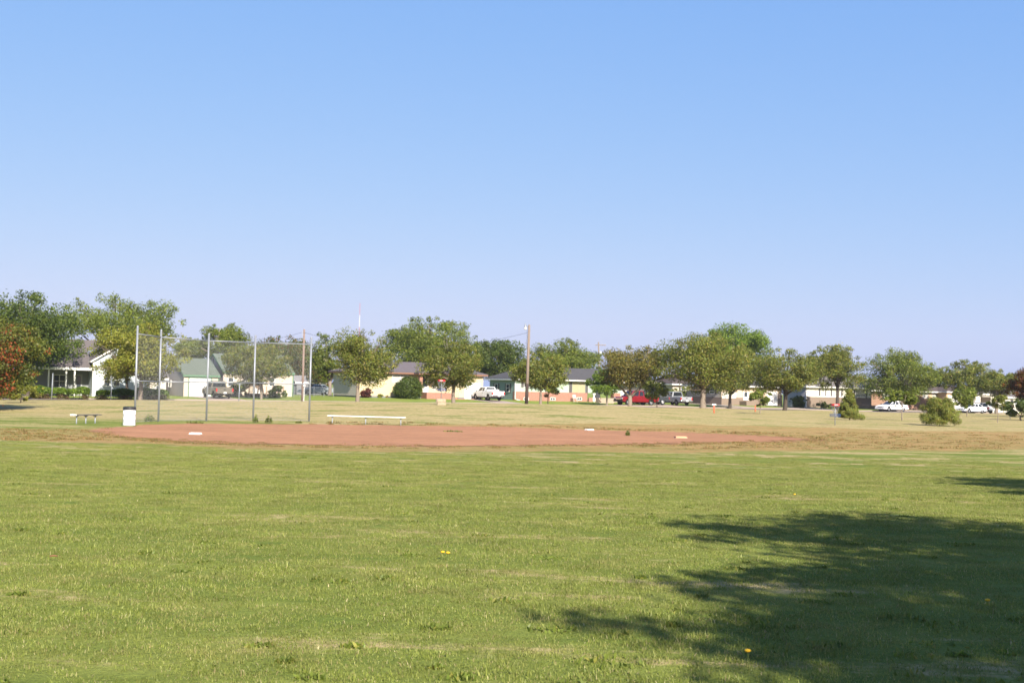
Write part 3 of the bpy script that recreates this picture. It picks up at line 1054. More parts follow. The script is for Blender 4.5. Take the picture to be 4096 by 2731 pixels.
# ------------------------------------------------------------------ near grass (uncountable blades)
def grass_patch(seed, size, n, hmin, hmax, w, dryp, lay=0.25):
    rng = np.random.default_rng(seed)
    x = rng.uniform(-size / 2, size / 2, n)
    y = rng.uniform(-size / 2, size / 2, n)
    clump = 0.75 + 0.5 * (np.sin(x * 23 + seed) * np.sin(y * 19 + seed * 2) * 0.5 + 0.5)
    h = rng.uniform(hmin, hmax, n) * clump
    az = rng.uniform(0, 2 * math.pi, n)
    tilt = np.abs(rng.normal(0.6, lay, n))
    big = rng.random(n) < 0.015
    h[big] *= 1.7
    wd = w * rng.uniform(0.7, 1.3, n)
    wd[big] *= 2.0
    faz = az + rng.normal(0, 0.6, n) + math.pi / 2
    d = np.stack([np.cos(az), np.sin(az), np.zeros(n)], -1)
    s = np.stack([np.cos(faz), np.sin(faz), np.zeros(n)], -1) * (wd / 2)[:, None]
    p0 = np.stack([x, y, np.full(n, -0.005)], -1)
    up = np.array([0, 0, 1.0])
    p1 = p0 + d * (np.sin(tilt) * h * 0.5)[:, None] + up * (np.cos(tilt) * h * 0.55)[:, None]
    p2 = p1 + d * (np.sin(tilt * 1.9) * h * 0.5)[:, None] + up * (np.cos(np.minimum(tilt * 1.9, 1.7)) * h * 0.5)[:, None]
    V = np.concatenate([np.stack([p0 - s, p0 + s, p1 + s * 0.85, p1 - s * 0.85], 1), np.stack([p1 - s * 0.85, p1 + s * 0.85, p2 + s * 0.15, p2 - s * 0.15], 1)], 1).reshape(-1, 3)
    g = np.array([(0.235, 0.258, 0.046), (0.280, 0.298, 0.058), (0.188, 0.215, 0.038), (0.325, 0.322, 0.082)])[rng.integers(0, 4, n)]
    t = np.array([(0.44, 0.34, 0.155), (0.35, 0.26, 0.115), (0.52, 0.42, 0.21)])[rng.integers(0, 3, n)]
    isd = rng.random(n) < dryp
    c = np.array([0.80, 0.85, 0.84]) * np.where(isd[:, None], t, g) * rng.uniform(0.84, 1.16, (n, 1))
    c = np.repeat(c, 8, 0)
    return fast_mesh('grass_tuft', V, cols=c)


def grass_blade_mat():
    m = leaf_mat('grass_blades', 0.42).copy()
    n = m.node_tree.nodes
    L = m.node_tree.links
    hs = [k for k in n if k.type == 'HUE_SAT'][0]
    at_ = [k for k in n if k.type == 'ATTRIBUTE'][0]
    geo = [k for k in n if k.type == 'NEW_GEOMETRY'][0]
    mp = n.new('ShaderNodeMapping')
    mp.inputs['Scale'].default_value = (0.7, 1.15, 1)
    mp.inputs['Rotation'].default_value = (0, 0, 0.12)
    L.new(geo.outputs['Position'], mp.inputs[0])
    no = n.new('ShaderNodeTexNoise')
    no.inputs['Scale'].default_value = 1.3
    no.inputs['Detail'].default_value = 5
    no.inputs['Roughness'].default_value = 0.68
    L.new(mp.outputs[0], no.inputs['Vector'])
    mr = n.new('ShaderNodeMapRange')
    mr.inputs[1].default_value = 0.50
    mr.inputs[2].default_value = 0.72
    mr.inputs[3].default_value = 0.0
    mr.inputs[4].default_value = 0.5
    L.new(no.outputs[0], mr.inputs[0])
    mx = n.new('ShaderNodeMix')
    mx.data_type = 'RGBA'
    mx.inputs[7].default_value = (0.36, 0.285, 0.12, 1)
    L.new(mr.outputs[0], mx.inputs[0])
    L.new(at_.outputs['Color'], mx.inputs[6])
    L.new(mx.outputs[2], hs.inputs['Color'])
    return m


GB = grass_blade_mat()
gcol = bpy.data.collections.new('grass_tufts')
PS = 0.6
for i in range(5):
    gme = grass_patch(100 + i, PS * 1.15, 1700, 0.014, 0.033, 0.0044, 0.08, 0.4)
    gme.materials.append(GB)
    gcol.objects.link(bpy.data.objects.new('grass_tuft', gme))
rng = np.random.default_rng(77)
pts = []
y = 4.6
while y < 47:
    hw = 0.43 * y + 3.0
    for x in np.arange(-hw, hw, PS):
        if y < 30 or rng.random() < 1 - (y - 30) / 17:
            pts.append((x + rng.uniform(-.12, .12), y + rng.uniform(-.12, .12)))
    y += PS
pts = np.array(pts)
pts = pts[~inside(WEED, pts[:, 0], pts[:, 1])]
gm = bpy.data.meshes.new('lawn_grass')
gm.from_pydata([(a, b, float(z)) for (a, b), z in zip(pts, bil(pts[:, 0], pts[:, 1]))], [], [])
ra = gm.attributes.new('rot', 'FLOAT_VECTOR', 'POINT')
rv = np.zeros((len(pts), 3), np.float32)
rv[:, 2] = rng.uniform(0, 6.283, len(pts))
ra.data.foreach_set('vector', rv.ravel())
sa = gm.attributes.new('scl', 'FLOAT', 'POINT')
sa.data.foreach_set('value', (rng.uniform(0.85, 1.2, len(pts)) * (1 + 0.25 * vnoise(pts[:, 0], pts[:, 1], 1.5))).astype(np.float32))
grass = tag(link('lawn_grass', gm, None), 'short mown green grass blades on the near lawn', 'grass', kind='stuff')


def scatter_group(col):
    ng = bpy.data.node_groups.new('grass_scatter', 'GeometryNodeTree')
    ng.interface.new_socket('Geometry', in_out='INPUT', socket_type='NodeSocketGeometry')
    ng.interface.new_socket('Geometry', in_out='OUTPUT', socket_type='NodeSocketGeometry')
    N = ng.nodes
    gi = N.new('NodeGroupInput')
    go = N.new('NodeGroupOutput')
    ci = N.new('GeometryNodeCollectionInfo')
    ci.inputs['Collection'].default_value = col
    ci.inputs['Separate Children'].default_value = True
    ci.inputs['Reset Children'].default_value = True
    iop = N.new('GeometryNodeInstanceOnPoints')
    iop.inputs['Pick Instance'].default_value = True
    r = N.new('GeometryNodeInputNamedAttribute')
    r.data_type = 'FLOAT_VECTOR'
    r.inputs['Name'].default_value = 'rot'
    s = N.new('GeometryNodeInputNamedAttribute')
    s.data_type = 'FLOAT'
    s.inputs['Name'].default_value = 'scl'
    lk = ng.links.new
    lk(gi.outputs[0], iop.inputs['Points'])
    lk(ci.outputs[0], iop.inputs['Instance'])
    lk(r.outputs['Attribute'], iop.inputs['Rotation'])
    lk(s.outputs['Attribute'], iop.inputs['Scale'])
    lk(iop.outputs[0], go.inputs[0])
    return ng


md = grass.modifiers.new('scatter', 'NODES')
md.node_group = scatter_group(gcol)


# tufts of weeds: ragged edges of the infield, plants at the backstop feet
def weed_cloud(name, label, spots, seed, pal='weed', cat='weeds', kind='stuff'):
    rng = np.random.default_rng(seed)
    Vs, Cs = [], []
    for X, Y, r, h, n in spots:
        th = rng.uniform(0, 6.283, n)
        rr = r * np.sqrt(rng.random(n))
        x, y_ = X + rr * np.cos(th), Y + 0.8 * rr * np.sin(th)
        z = np.asarray(bil(x, y_))
        hh = h * rng.uniform(0.25, 1, n) * (1.1 - 0.6 * rr / max(r, 1e-3))
        C = np.stack([x, y_, z + hh * 0.5], -1)
        ax = unit(rng.normal(size=(n, 3)) * 0.45 + np.array([0, 0, 1.0]))
        V, cc = leaves(rng, C, unit(rng.normal(size=(n, 3))), max(0.02, h * 0.28), PAL[pal], elong=2.6, axis=ax)
        Vs.append(V)
        Cs.append(cc)
    o = link(name, fast_mesh(name, np.concatenate(Vs), cols=np.concatenate(Cs)), LEAF)
    return tag(o, label, cat, kind=kind)


rng = np.random.default_rng(9)
sp = []
near = DIRT_PX[1:13]
for i in range(190):
    k = rng.uniform(0, len(near) - 1.001)
    a, b = near[int(k)], near[int(k) + 1]
    t = k - int(k)
    g = ground(a[0] + (b[0] - a[0]) * t, a[1] + (b[1] - a[1]) * t + rng.uniform(-6, 9))
    sp.append((g[0], g[1], rng.uniform(0.12, 0.42), rng.uniform(0.03, 0.09), 70))
far_ = DIRT_PX[12:22]
for i in range(110):
    k = rng.uniform(0, len(far_) - 1.001)
    a, b = far_[int(k)], far_[int(k) + 1]
    t = k - int(k)
    g = ground(a[0] + (b[0] - a[0]) * t, a[1] + (b[1] - a[1]) * t - rng.uniform(0, 12))
    sp.append((g[0], g[1], rng.uniform(0.15, 0.6), rng.uniform(0.05, 0.14), 50))
for i in range(420):
    px = rng.uniform(2700, 4090)
    g = ground(px, rng.uniform(1728, 1796))
    if not inside(DIRT, np.array([g[0]]), np.array([g[1]]))[0]:
        sp.append((g[0], g[1], rng.uniform(0.15, 0.5), rng.uniform(0.04, 0.11), 40))
for i in range(130):
    g = ground(rng.uniform(0, 430), rng.uniform(1714, 1762))
    sp.append((g[0], g[1], rng.uniform(0.1, 0.4), rng.uniform(0.04, 0.10), 40))
weed_cloud('edge_weeds', 'low sparse weeds fringing the red dirt infield', sp, 21, pal='dryweed')
sp = []
rng = np.random.default_rng(31)
for i in range(190):
    yy = 6.5 + 30 * rng.random() ** 1.3
    xx = rng.uniform(-0.45, 0.45) * yy
    sp.append((xx, yy, rng.uniform(0.05, 0.25), rng.uniform(0.03, 0.048), int(rng.uniform(12, 60))))
weed_cloud('lawn_weeds', 'darker broad-leaved weeds and coarse tufts dotted through the near lawn', sp, 22, pal='lawnweed')
for px, py, r, h, lab in ((597, 1686, 0.3, 0.42, 'leafy green weed clump at the second backstop post'), (1022, 1690, 0.16, 0.5, 'tall weed clump against the fourth backstop post'),
                          (1075, 1691, 0.2, 0.45, 'tall twiggy weed clump between two backstop posts'), (780, 1694, 0.45, 0.13, 'flat green weed patch at the middle backstop post'),
                          (2511, 1742, 0.10, 0.30, 'single spiky weed growing in the red dirt'), (1195, 1692, 0.2, 0.12, 'little weed clump beside the last backstop post'),
                          (1812, 1727, 0.5, 0.05, 'thin flat weed patch in the middle of the dirt')):
    g = ground(px, py)
    root = thing('weed_clump', lab, 'weed', g3(g[0], g[1]), 0, 'weeds at the infield')
    rg = np.random.default_rng(int(px))
    n = 110
    th = rg.uniform(0, 6.283, n)
    rr = r * np.sqrt(rg.random(n))
    C = np.stack([rr * np.cos(th), 0.7 * rr * np.sin(th), h * rg.uniform(0.15, 1, n) * (1.05 - 0.6 * rr / r)], -1)
    V, cc = leaves(rg, C, unit(rg.normal(size=(n, 3))), 0.05, PAL['weed'], elong=2.6, axis=unit(rg.normal(size=(n, 3)) * 0.5 + np.array([0, 0, 1.0])))
    link('leaves', fast_mesh('leaves', V, cols=cc), LEAF, root)
    mb = MB()
    for i in range(7):
        a = rg.uniform(0, 6.28)
        MB().tube([(0.2 * r * math.cos(a), 0.2 * r * math.sin(a), -0.03), (0.7 * r * math.cos(a), 0.5 * r * math.sin(a), h * 0.85)], [0.006, 0.003], 4).build('stem', BARK, root)
# dandelions
pet = mat('dandelion_yellow', (0.75, 0.45, 0.02), var=0.15)
stemm = mat('dandelion_stem', (0.16, 0.2, 0.05))
for px, py, lab in ((1770, 2238, 'left one of two yellow dandelions close together on the sunlit lawn'), (1791, 2241, 'right one of two yellow dandelions close together on the sunlit lawn'),
                    (2990, 2650, 'yellow dandelion low in the tree shade'), (3950, 2437, 'yellow dandelion deep in the tree shade'), (3178, 1994, 'yellow dandelion on sunlit lawn beyond the tree shade')):
    g = ground(px, py)
    root = thing('dandelion', lab, 'flower', g3(g[0], g[1]), 0, 'dandelions in the lawn')
    mb = MB().tube([(0, 0, -0.01), (0.004, 0, 0.04), (0, 0, 0.07)], [0.0025, 0.002, 0.002], 5)
    mb.build('stem', stemm, root)
    MB().lathe([(0.001, 0.066), (0.014, 0.070), (0.023, 0.078), (0.016, 0.086), (0.001, 0.090)], 12).build('flower_head', pet, root, smooth=True)
g = ground(214, 2243)
root = thing('stick', 'short brown stick lying on the lawn', 'stick', g3(g[0], g[1], 0.045), 0.1)
MB().tube([(-0.035, 0, 0), (0, 0.004, 0.006), (0.035, 0, 0.002)], [0.007, 0.008, 0.006], 6).build('wood', mat('stick_wood', (0.2, 0.09, 0.04)), root)

# ------------------------------------------------------------------ ball field furniture
GALV = mat('galvanised_steel', (0.27, 0.285, 0.305), rough=0.5, var=0.15, scale=8, metal=0.35, spec=0.4)
GALVD = mat('galvanised_wire', (0.34, 0.35, 0.36), rough=0.5, var=0.15, scale=8, metal=0.4)
WHITE = mat('white_paint', (0.80, 0.79, 0.76), rough=0.5, var=0.04, scale=2)
ALU = mat('bench_white', (0.80, 0.77, 0.70), rough=0.45, var=0.06, scale=2)
BLACK = mat('black_plastic', (0.02, 0.02, 0.022), rough=0.5, var=0.2)
DGREY = mat('dark_grey_metal', (0.12, 0.12, 0.12), rough=0.5, var=0.2)

# backstop: five posts, from the photograph, standing on the ground at their depths
HP = 4.85
PP = [(538, 63.5), (633, 66.5), (825, 68.5), (1012, 70.6), (1236, 71.2)]
pos = [at(px, 1690, d) for px, d in PP]
pos = [g3(p[0], p[1]) for p in pos]
bs = thing('backstop', 'tall galvanised chain-link backstop of five posts behind home plate', 'backstop', pos[2])
B0 = Vector(pos[2])
TOPY = [1307, 1322, 1337, 1345, 1352]
tops = []
for (px, d), p, ty in zip(PP, pos, TOPY):
    h = at(px, ty, d)[2] - p[2]
    tops.append(h)
    q = Vector(p) - B0
    post = MB().tube([(q.x, q.y, q.z - 0.5), (q.x, q.y, q.z + h)], [0.052, 0.052], 12).build('post', GALV, bs, smooth=True)
    MB().lathe([(0.001, 0.075), (0.04, 0.06), (0.058, 0.02), (0.058, -0.03)], 12, (q.x, q.y, q.z + h)).build('post_cap', GALV, post, smooth=True)
for i in range(4):
    a, b = Vector(pos[i]) - B0, Vector(pos[i + 1]) - B0
    za, zb = a.z + tops[i] - 0.35, b.z + tops[i + 1] - 0.35
    d2 = Vector((b.x - a.x, b.y - a.y, 0))
    n2 = Vector((d2.y, -d2.x, 0)).normalized() * 0.0
    for nm, fa, fb in (('top_rail', za, zb), ('middle_rail', a.z + 2.12, b.z + 2.12), ('bottom_rail', a.z + 0.06, b.z + 0.06)):
        if nm == 'bottom_rail':
            MB().tube([(a.x, a.y, fa), (b.x, b.y, fb)], [0.005, 0.005], 5).build('tension_wire', GALVD, bs)
        else:
            MB().tube([(a.x, a.y, fa), (b.x, b.y, fb)], [0.03, 0.03], 8).build(nm, GALV, bs, smooth=True)
    # woven wire: two families of diagonals, 55 mm mesh
    Lw = d2.length
    e = d2.normalized()
    mb = MB()
    z0 = 0.03
    Hm = (za - a.z + zb - b.z) / 2 - z0
    stp = 0.078
    off = e.cross(Vector((0, 0, 1))) * 0.001
    t_ = -Hm
    W2 = 0.0012
    while t_ < Lw:
        for sg in (1, -1):
            u0, u1 = max(0, t_), min(Lw, t_ + Hm)
            if u1 - u0 > 0.05:
                v0, v1 = u0 - t_, u1 - t_
                if sg < 0:
                    v0, v1 = Hm - v0, Hm - v1
                p = a + e * u0
                q = a + e * u1
                gz0 = (b.z - a.z) * u0 / Lw
                gz1 = (b.z - a.z) * u1 / Lw
                mb.tube([(p.x, p.y, p.z + gz0 + z0 + v0), (q.x, q.y, a.z + gz1 + z0 + v1)], [W2, W2], 3, cap=False)
        t_ += stp
    mb.build('chain_link_mesh', GALVD, bs)['kind'] = 'stuff'


def bench(label, p0, p1, legs, h=0.45, wid=0.27, seat_m=None):
    """plank bench between ground points p0, p1"""
    p0, p1 = np.array(p0), np.array(p1)
    L_ = math.hypot(*(p1 - p0)[:2])
    ang = math.atan2(p1[1] - p0[1], p1[0] - p0[0])
    root = thing('bench', label, 'bench', tuple(p0), ang, 'player benches beside the backstop')
    dz = p1[2] - p0[2]
    MB().hexa([(-0.02, -wid / 2, h - 0.05), (L_ + 0.02, -wid / 2, h - 0.05 + dz), (L_ + 0.02, wid / 2, h - 0.05 + dz), (-0.02, wid / 2, h - 0.05)],
              [(-0.02, -wid / 2, h), (L_ + 0.02, -wid / 2, h + dz), (L_ + 0.02, wid / 2, h + dz), (-0.02, wid / 2, h)]).build('seat', seat_m or ALU, root, bevel=0.012)
    if seat_m:
        MB().box(-0.16, -0.021, -wid / 2 - .01, wid / 2 + .01, h - 0.06, h + 0.01).build('end_cap', ALU, root, bevel=0.01)
    for t in legs:
        x = L_ * t
        z = dz * t
        lg = MB().tube([(x, 0, z - 0.3), (x, 0, z + h - 0.05)], [0.03, 0.03], 10).build('leg', GALV, root, smooth=True)
        MB().prism_y([(x - 0.02, z + h - 0.055), (x + 0.02, z + h - 0.055), (x + 0.02, z + h - 0.09), (x - 0.02, z + h - 0.09)], -wid * 0.42, wid * 0.42).build('bracket', DGREY, lg)
    return root


a, b = at(1312, 1695, 69.6), at(1620, 1697, 69.0)
bench('long white plank bench on three steel legs beside the last backstop post', g3(a[0], a[1]), g3(b[0], b[1]), (0.055, 0.49, 0.945))
a, b = at(297, 1707, 60.2), at(396, 1707, 61.9)
bench('short bench seen end-on beside the trash barrel', g3(a[0], a[1]), g3(b[0], b[1]), (0.08, 0.45, 0.83), seat_m=mat('dark_seat', (0.13, 0.12, 0.11), var=0.2))  # seat coloured dark grey, end cap white

p = at(516, 1706, 60.0)
can = thing('trash_barrel', 'white drum trash barrel with black rim lid', 'trash can', g3(p[0], p[1]))
MB().lathe([(0.001, 0.0), (0.285, 0.0), (0.292, 0.02), (0.288, 0.05), (0.290, 0.27), (0.298, 0.285), (0.290, 0.30), (0.290, 0.53), (0.298, 0.545), (0.290, 0.56), (0.290, 0.75), (0.26, 0.755), (0.26, 0.1)], 32).build('drum', mat('drum_white', (0.72, 0.72, 0.73), rough=0.45, var=0.06), can, smooth=True)
lid = MB().lathe([(0.305, 0.745), (0.308, 0.76), (0.308, 0.86), (0.295, 0.885), (0.19, 0.90), (0.17, 0.86), (0.17, 0.80), (0.30, 0.745)], 32).build('lid', BLACK, can, smooth=True)
MB().lathe([(0.306, 0.80), (0.314, 0.805), (0.314, 0.815), (0.306, 0.82)], 32).build('lid_band', DGREY, lid, smooth=True)


def base_plate(label, px, py, w, dep, h, m, rz=0.0, name='base'):
    g = ground(px, py)
    root = thing(name, label, 'base', g3(g[0], g[1], 0.008), rz, 'bases on the dirt infield')
    MB().hexa([(-w / 2, -dep / 2, 0), (w / 2, -dep / 2, 0), (w / 2, dep / 2, 0), (-w / 2, dep / 2, 0)],
              [(-w / 2 + .03, -dep / 2 + .03, h), (w / 2 - .03, -dep / 2 + .03, h), (w / 2 - .03, dep / 2 - .03, h), (-w / 2 + .03, dep / 2 - .03, h)]).build('pad', m, root, bevel=0.015)
    MB().box(-w / 2 - 0.01, w / 2 + 0.01, -dep / 2 - 0.01, dep / 2 + 0.01, -0.02, 0.012).build('rubber_skirt', mat('rubber_skirt', (0.35, 0.3, 0.26)), root)


base_plate('white base lying between home plate area and the backstop', 782, 1738, 0.48, 0.40, 0.075, mat('base_white', (0.78, 0.70, 0.62), var=0.06))
base_plate('white base at the far rim of the dirt', 2357, 1721, 0.42, 0.38, 0.075, mat('base_white', (0.78, 0.70, 0.62)), 0.5)
base_plate('orange-stained base nearest the tapering end of the dirt', 2722, 1752, 0.58, 0.40, 0.09, mat('base_orange', (0.62, 0.30, 0.16), var=0.1), 0.15)


def stub(label, px, py, d, h, r, cap):
    p = at(px, py, d)
    root = thing('marker_post', label, 'post', g3(p[0], p[1]), 0, 'orange marker posts on the lawn')
    MB().tube([(0, 0, -0.3), (0, 0, h)], [r, r], 12).build('post', mat('orange_paint', (0.62, 0.12, 0.05), var=0.08), root, smooth=True)
    if cap:
        MB().box(-0.16, 0.16, -0.04, 0.04, h - 0.005, h + 0.12).build('sign_board', WHITE, root, bevel=0.01)
    else:
        MB().lathe([(r + .005, h - .03), (r + .005, h), (0.001, h + .02)], 12).build('cap', mat('orange_paint', (0.62, 0.12, 0.05)), root, smooth=True)


stub('orange marker post topped with a small white board', 2856, 1655, 104, 0.68, 0.055, True)
stub('plain orange stub post behind the thin-stemmed sapling', 3021, 1638, 126, 0.60, 0.055, False)


def basket(label, px, d, block=False, hide=0.0):
    p = at(px, 1610, d)
    zb = 0.42 if block else 0.0
    root = thing('disc_golf_basket', label, 'disc golf basket', g3(p[0], p[1]), 0, 'disc golf baskets')
    z = zb
    red = mat('red_band', (0.58, 0.035, 0.045), rough=0.45, var=0.08)
    blue = mat('blue_wire', (0.035, 0.075, 0.24), rough=0.5)
    MB().tube([(0, 0, z - 0.3), (0, 0, z + 1.40)], [0.028, 0.028], 12).build('pole', GALV, root, smooth=True)
    band = MB()
    n = 28
    for j in range(n):
        a0, a1 = 2 * math.pi * j / n, 2 * math.pi * (j + 1) / n
        for r0 in (0.28, 0.27):
            band.quad((r0 * math.cos(a0), r0 * math.sin(a0), z + 1.28), (r0 * math.cos(a1), r0 * math.sin(a1), z + 1.28), (r0 * math.cos(a1), r0 * math.sin(a1), z + 1.41), (r0 * math.cos(a0), r0 * math.sin(a0), z + 1.41))
        band.quad((0.28 * math.cos(a0), 0.28 * math.sin(a0), z + 1.41), (0.28 * math.cos(a1), 0.28 * math.sin(a1), z + 1.41), (0.27 * math.cos(a1), 0.27 * math.sin(a1), z + 1.41), (0.27 * math.cos(a0), 0.27 * math.sin(a0), z + 1.41))
    bo = band.build('chain_band', red, root, smooth=False)
    MB().box(-0.12, 0.12, -0.284, -0.281, z + 1.315, z + 1.375).build('number_plate', mat('pale_pink_plate', (0.75, 0.45, 0.45)), bo)
    for k in range(4):
        a = math.pi * k / 4
        MB().tube([(0.27 * math.cos(a), 0.27 * math.sin(a), z + 1.30), (-0.27 * math.cos(a), -0.27 * math.sin(a), z + 1.30)], [0.006, 0.006], 5).build('band_spoke', GALV, root)
    for k in range(12):
        a = 2 * math.pi * k / 12
        r0 = 0.255
        mb = MB()
        pts = [(r0 * math.cos(a) * (1 - t) ** 0.8 + 0.045 * math.cos(a), r0 * math.sin(a) * (1 - t) ** 0.8 + 0.045 * math.sin(a), z + 1.29 - 0.56 * t) for t in (0, .25, .5, .75, 1)]
        mb.tube(pts, [0.009] * 5, 5).build('chain', GALV, root)
    # wire tray
    for zz, r in ((0.58, 0.33), (0.66, 0.335), (0.74, 0.34)):
        pts = [(r * math.cos(2 * math.pi * j / 24), r * math.sin(2 * math.pi * j / 24), z + zz) for j in range(25)]
        MB().tube(pts, [0.011] * 25, 5, cap=False).build('tray_ring', blue, root)
    for k in range(24):
        a = 2 * math.pi * k / 24
        MB().tube([(0.03 * math.cos(a), 0.03 * math.sin(a), z + 0.57), (0.33 * math.cos(a), 0.33 * math.sin(a), z + 0.575), (0.34 * math.cos(a), 0.34 * math.sin(a), z + 0.74)], [0.007] * 3, 4).build('tray_wire', blue, root)
    if block:
        rock = mat('limestone', (0.40, 0.32, 0.22), rough=0.95, var=0.3, scale=5, bump=0.6)
        p2 = p
        blk = thing('stone_base', 'tan limestone block carrying the disc golf basket on the bank', 'stone block', g3(p[0], p[1]))
        rg = np.random.default_rng(3)
        for (x0, x1, z0, z1) in ((-0.30, 0.36, -0.3, 0.17), (-0.36, 0.36, 0.175, 0.43)):
            mb = MB()
            n = 22
            prof = []
            ring = [(abs(math.cos(t)) ** 0.5 * math.copysign(1, math.cos(t)), abs(math.sin(t)) ** 0.5 * math.copysign(1, math.sin(t))) for t in np.linspace(0, 2 * math.pi, n, endpoint=False)]
            jt = rg.uniform(0.93, 1.05, n)
            for zz, sc in ((z0, 0.95), (z0 + 0.03, 1), ((z0 + z1) / 2, 1.01), (z1 - 0.05, 1.0), (z1, 0.93)):
                for (cx_, cy_), j in zip(ring, jt):
                    mb.v.append(((x0 + x1) / 2 + cx_ * (x1 - x0) / 2 * sc * j, cy_ * 0.34 * sc * j, zz))
            for k in range(4):
                for j in range(n):
                    mb.f.append((k * n + j, k * n + (j + 1) % n, (k + 1) * n + (j + 1) % n, (k + 1) * n + j))
            mb.f.append(tuple(range(4 * n, 5 * n)))
            mb.build('stone', rock, blk, smooth=False)


basket('disc golf basket with red band on a limestone block', 1764, 91, block=True)
basket('disc golf basket with red band beside the conical cedar', 3341, 82)
basket('distant disc golf basket by the short dark bushy tree', 4041, 118)

for px, d, y0, y1, r, lab in ((206, 112, 1493, 1597, 0.045, 'pale steel pole before the hedge and porch'), (443, 114, 1510, 1597, 0.025, 'thin steel stake before the gable-end hedge'), (955, 114, 1532, 1601, 0.05, 'short steel post with crossbar at the garage driveway')):
    p = at(px, y1, d)
    h = at(px, y0, d)[2] - float(bil(p[0], p[1]))
    root = thing('steel_pole', lab, 'pole', g3(p[0], p[1]), 0, 'loose steel posts by the street')
    MB().tube([(0, 0, -0.4), (0.04, 0, h)], [r, r], 10).build('shaft', GALV, root, smooth=True)
    MB().lathe([(r + .008, h - .04), (r + .008, h), (0.001, h + .03)], 10, (0.04, 0, 0)).build('cap', GALV, root, smooth=True)
    if px == 955:
        MB().tube([(-0.25, 0, h - 0.1), (0.3, 0, h - 0.1)], [0.025, 0.025], 8).build('crossbar', GALV, root)

# ------------------------------------------------------------------ poles and wires
POLE = mat('pole_wood', (0.24, 0.17, 0.135), rough=0.9, var=0.25, scale=5, stretch=(4, 4, 0.5))
POLE2 = mat('pole_wood_grey', (0.22, 0.17, 0.135), rough=0.9, var=0.25, scale=5, stretch=(4, 4, 0.5))
POLE3 = mat('pole_creosote', (0.055, 0.038, 0.030), rough=0.9, var=0.3, scale=5)
CER = mat('ceramic_grey', (0.5, 0.5, 0.5), rough=0.3)


def pole_at(px0, px1, ytop, d, r, label, m):
    p = at(px0, 1608, d)
    g = g3(p[0], p[1])
    t = at(px1, ytop, d)
    root = thing('utility_pole', label, 'utility pole', g, 0, 'wooden utility poles')
    dx, h = t[0] - p[0], t[2] - g[2]
    MB().tube([(0, 0, -0.6), (dx * 0.5, 0, h * 0.5), (dx, 0, h)], [r * 1.15, r, r * 0.75], 12).build('shaft', m, root, smooth=True)
    return root, dx, h, g


r1, dx, h, g1 = pole_at(1209, 1217, 1317, 128, 0.115, 'reddish wooden utility pole right of the green-roofed house', POLE)
MB().tube([(0.17, -0.1, -0.2), (0.17 + dx * 0.3, -0.1, 2.1)], [0.03, 0.03], 8).build('conduit', WHITE, r1)
MB().box(0.08, 0.30, -0.22, -0.08, 1.75, 2.15).build('meter_box', mat('meter_grey', (0.55, 0.55, 0.55)), r1, bevel=0.02)
for k in range(2):
    MB().lathe([(0.03, h - 0.35 - k * .3), (0.05, h - .3 - k * .3), (0.03, h - .25 - k * .3)], 8, (dx - 0.12, -0.12, 0)).build('insulator', CER, r1)
top1 = np.array([g1[0] + dx - 0.12, g1[1] - .1, g1[2] + h - .3])
r2, dx, h, g2 = pole_at(2106, 2117, 1299, 118, 0.135, 'wooden pole with a street lamp head above the round park tree', POLE2)
MB().tube([(0, 0, -0.05), (dx * 0.25, 0, 2.05)], [0.165, 0.158], 12).build('creosote_sleeve', POLE3, r2, smooth=True)
arm = MB().tube([(dx, 0, h - 0.35), (dx - 0.25, -0.05, h - 0.12), (dx - 0.33, -0.08, h - 0.02)], [0.025, 0.025, 0.02], 8).build('lamp_arm', GALV, r2, smooth=True)
lh = MB().lathe([(0.001, 0.32), (0.06, 0.30), (0.08, 0.12), (0.12, 0.05), (0.12, 0.0)], 14, (dx - 0.36, -0.1, h - 0.25)).build('lamp_head', GALV, r2, smooth=True)
MB().lathe([(0.11, 0.0), (0.14, -0.10), (0.10, -0.20), (0.001, -0.22)], 14, (dx - 0.36, -0.1, h - 0.25)).build('lamp_glass', mat('lamp_glass', (0.75, 0.75, 0.72), rough=0.2), lh, smooth=True)
MB().tube([(dx - 0.19, -0.1, h - 2.2), (dx - 0.19, -0.1, h - 0.45)], [0.012, 0.012], 6).build('lamp_cable', BLACK, r2)
top2 = np.array([g2[0] + dx - 0.15, g2[1] - .05, g2[2] + h - .75])
r3, dx, h, g3_ = pole_at(2398, 2394, 1368, 232, 0.16, 'far utility pole with crossarm and transformer behind the green house', POLE2)
MB().box(-0.95, 0.95, -0.07, 0.07, h - 0.62, h - 0.48).build('crossarm', POLE2, r3)
for x in (-0.85, -0.3, 0.3, 0.85):
    MB().lathe([(0.02, h - .48), (0.05, h - .40), (0.02, h - .30), (0.001, h - .29)], 8, (x, 0, 0)).build('insulator', CER, r3)
MB().lathe([(0.001, h - 2.7), (0.2, h - 2.68), (0.2, h - 1.75), (0.001, h - 1.7)], 14, (-0.05, -0.36, 0)).build('transformer', mat('transformer_grey', (0.5, 0.52, 0.54)), r3, smooth=True)
MB().tube([(-0.9, 0, -0.3), (-0.55, 0, h - 1.8)], [0.03, 0.03], 6).build('riser_pipe', GALV, r3)


def wire(label, a, b, sag, r=0.012):
    a, b = Vector(a), Vector(b)
    root = thing('overhead_wire', label, 'wire', tuple(a), 0, 'overhead wires')
    pts = []
    for k in range(25):
        t = k / 24
        q = a.lerp(b, t) - a
        q.z -= sag * 4 * t * (1 - t)
        pts.append(q)
    MB().tube(pts, [r] * 25, 4).build('strand', BLACK, root)


wire('overhead wire sagging between the reddish pole and the lamp pole', top1, top2, 1.5)
wire('overhead wire running left from the reddish pole', top1, at(760, 1390, 175), 0.6)
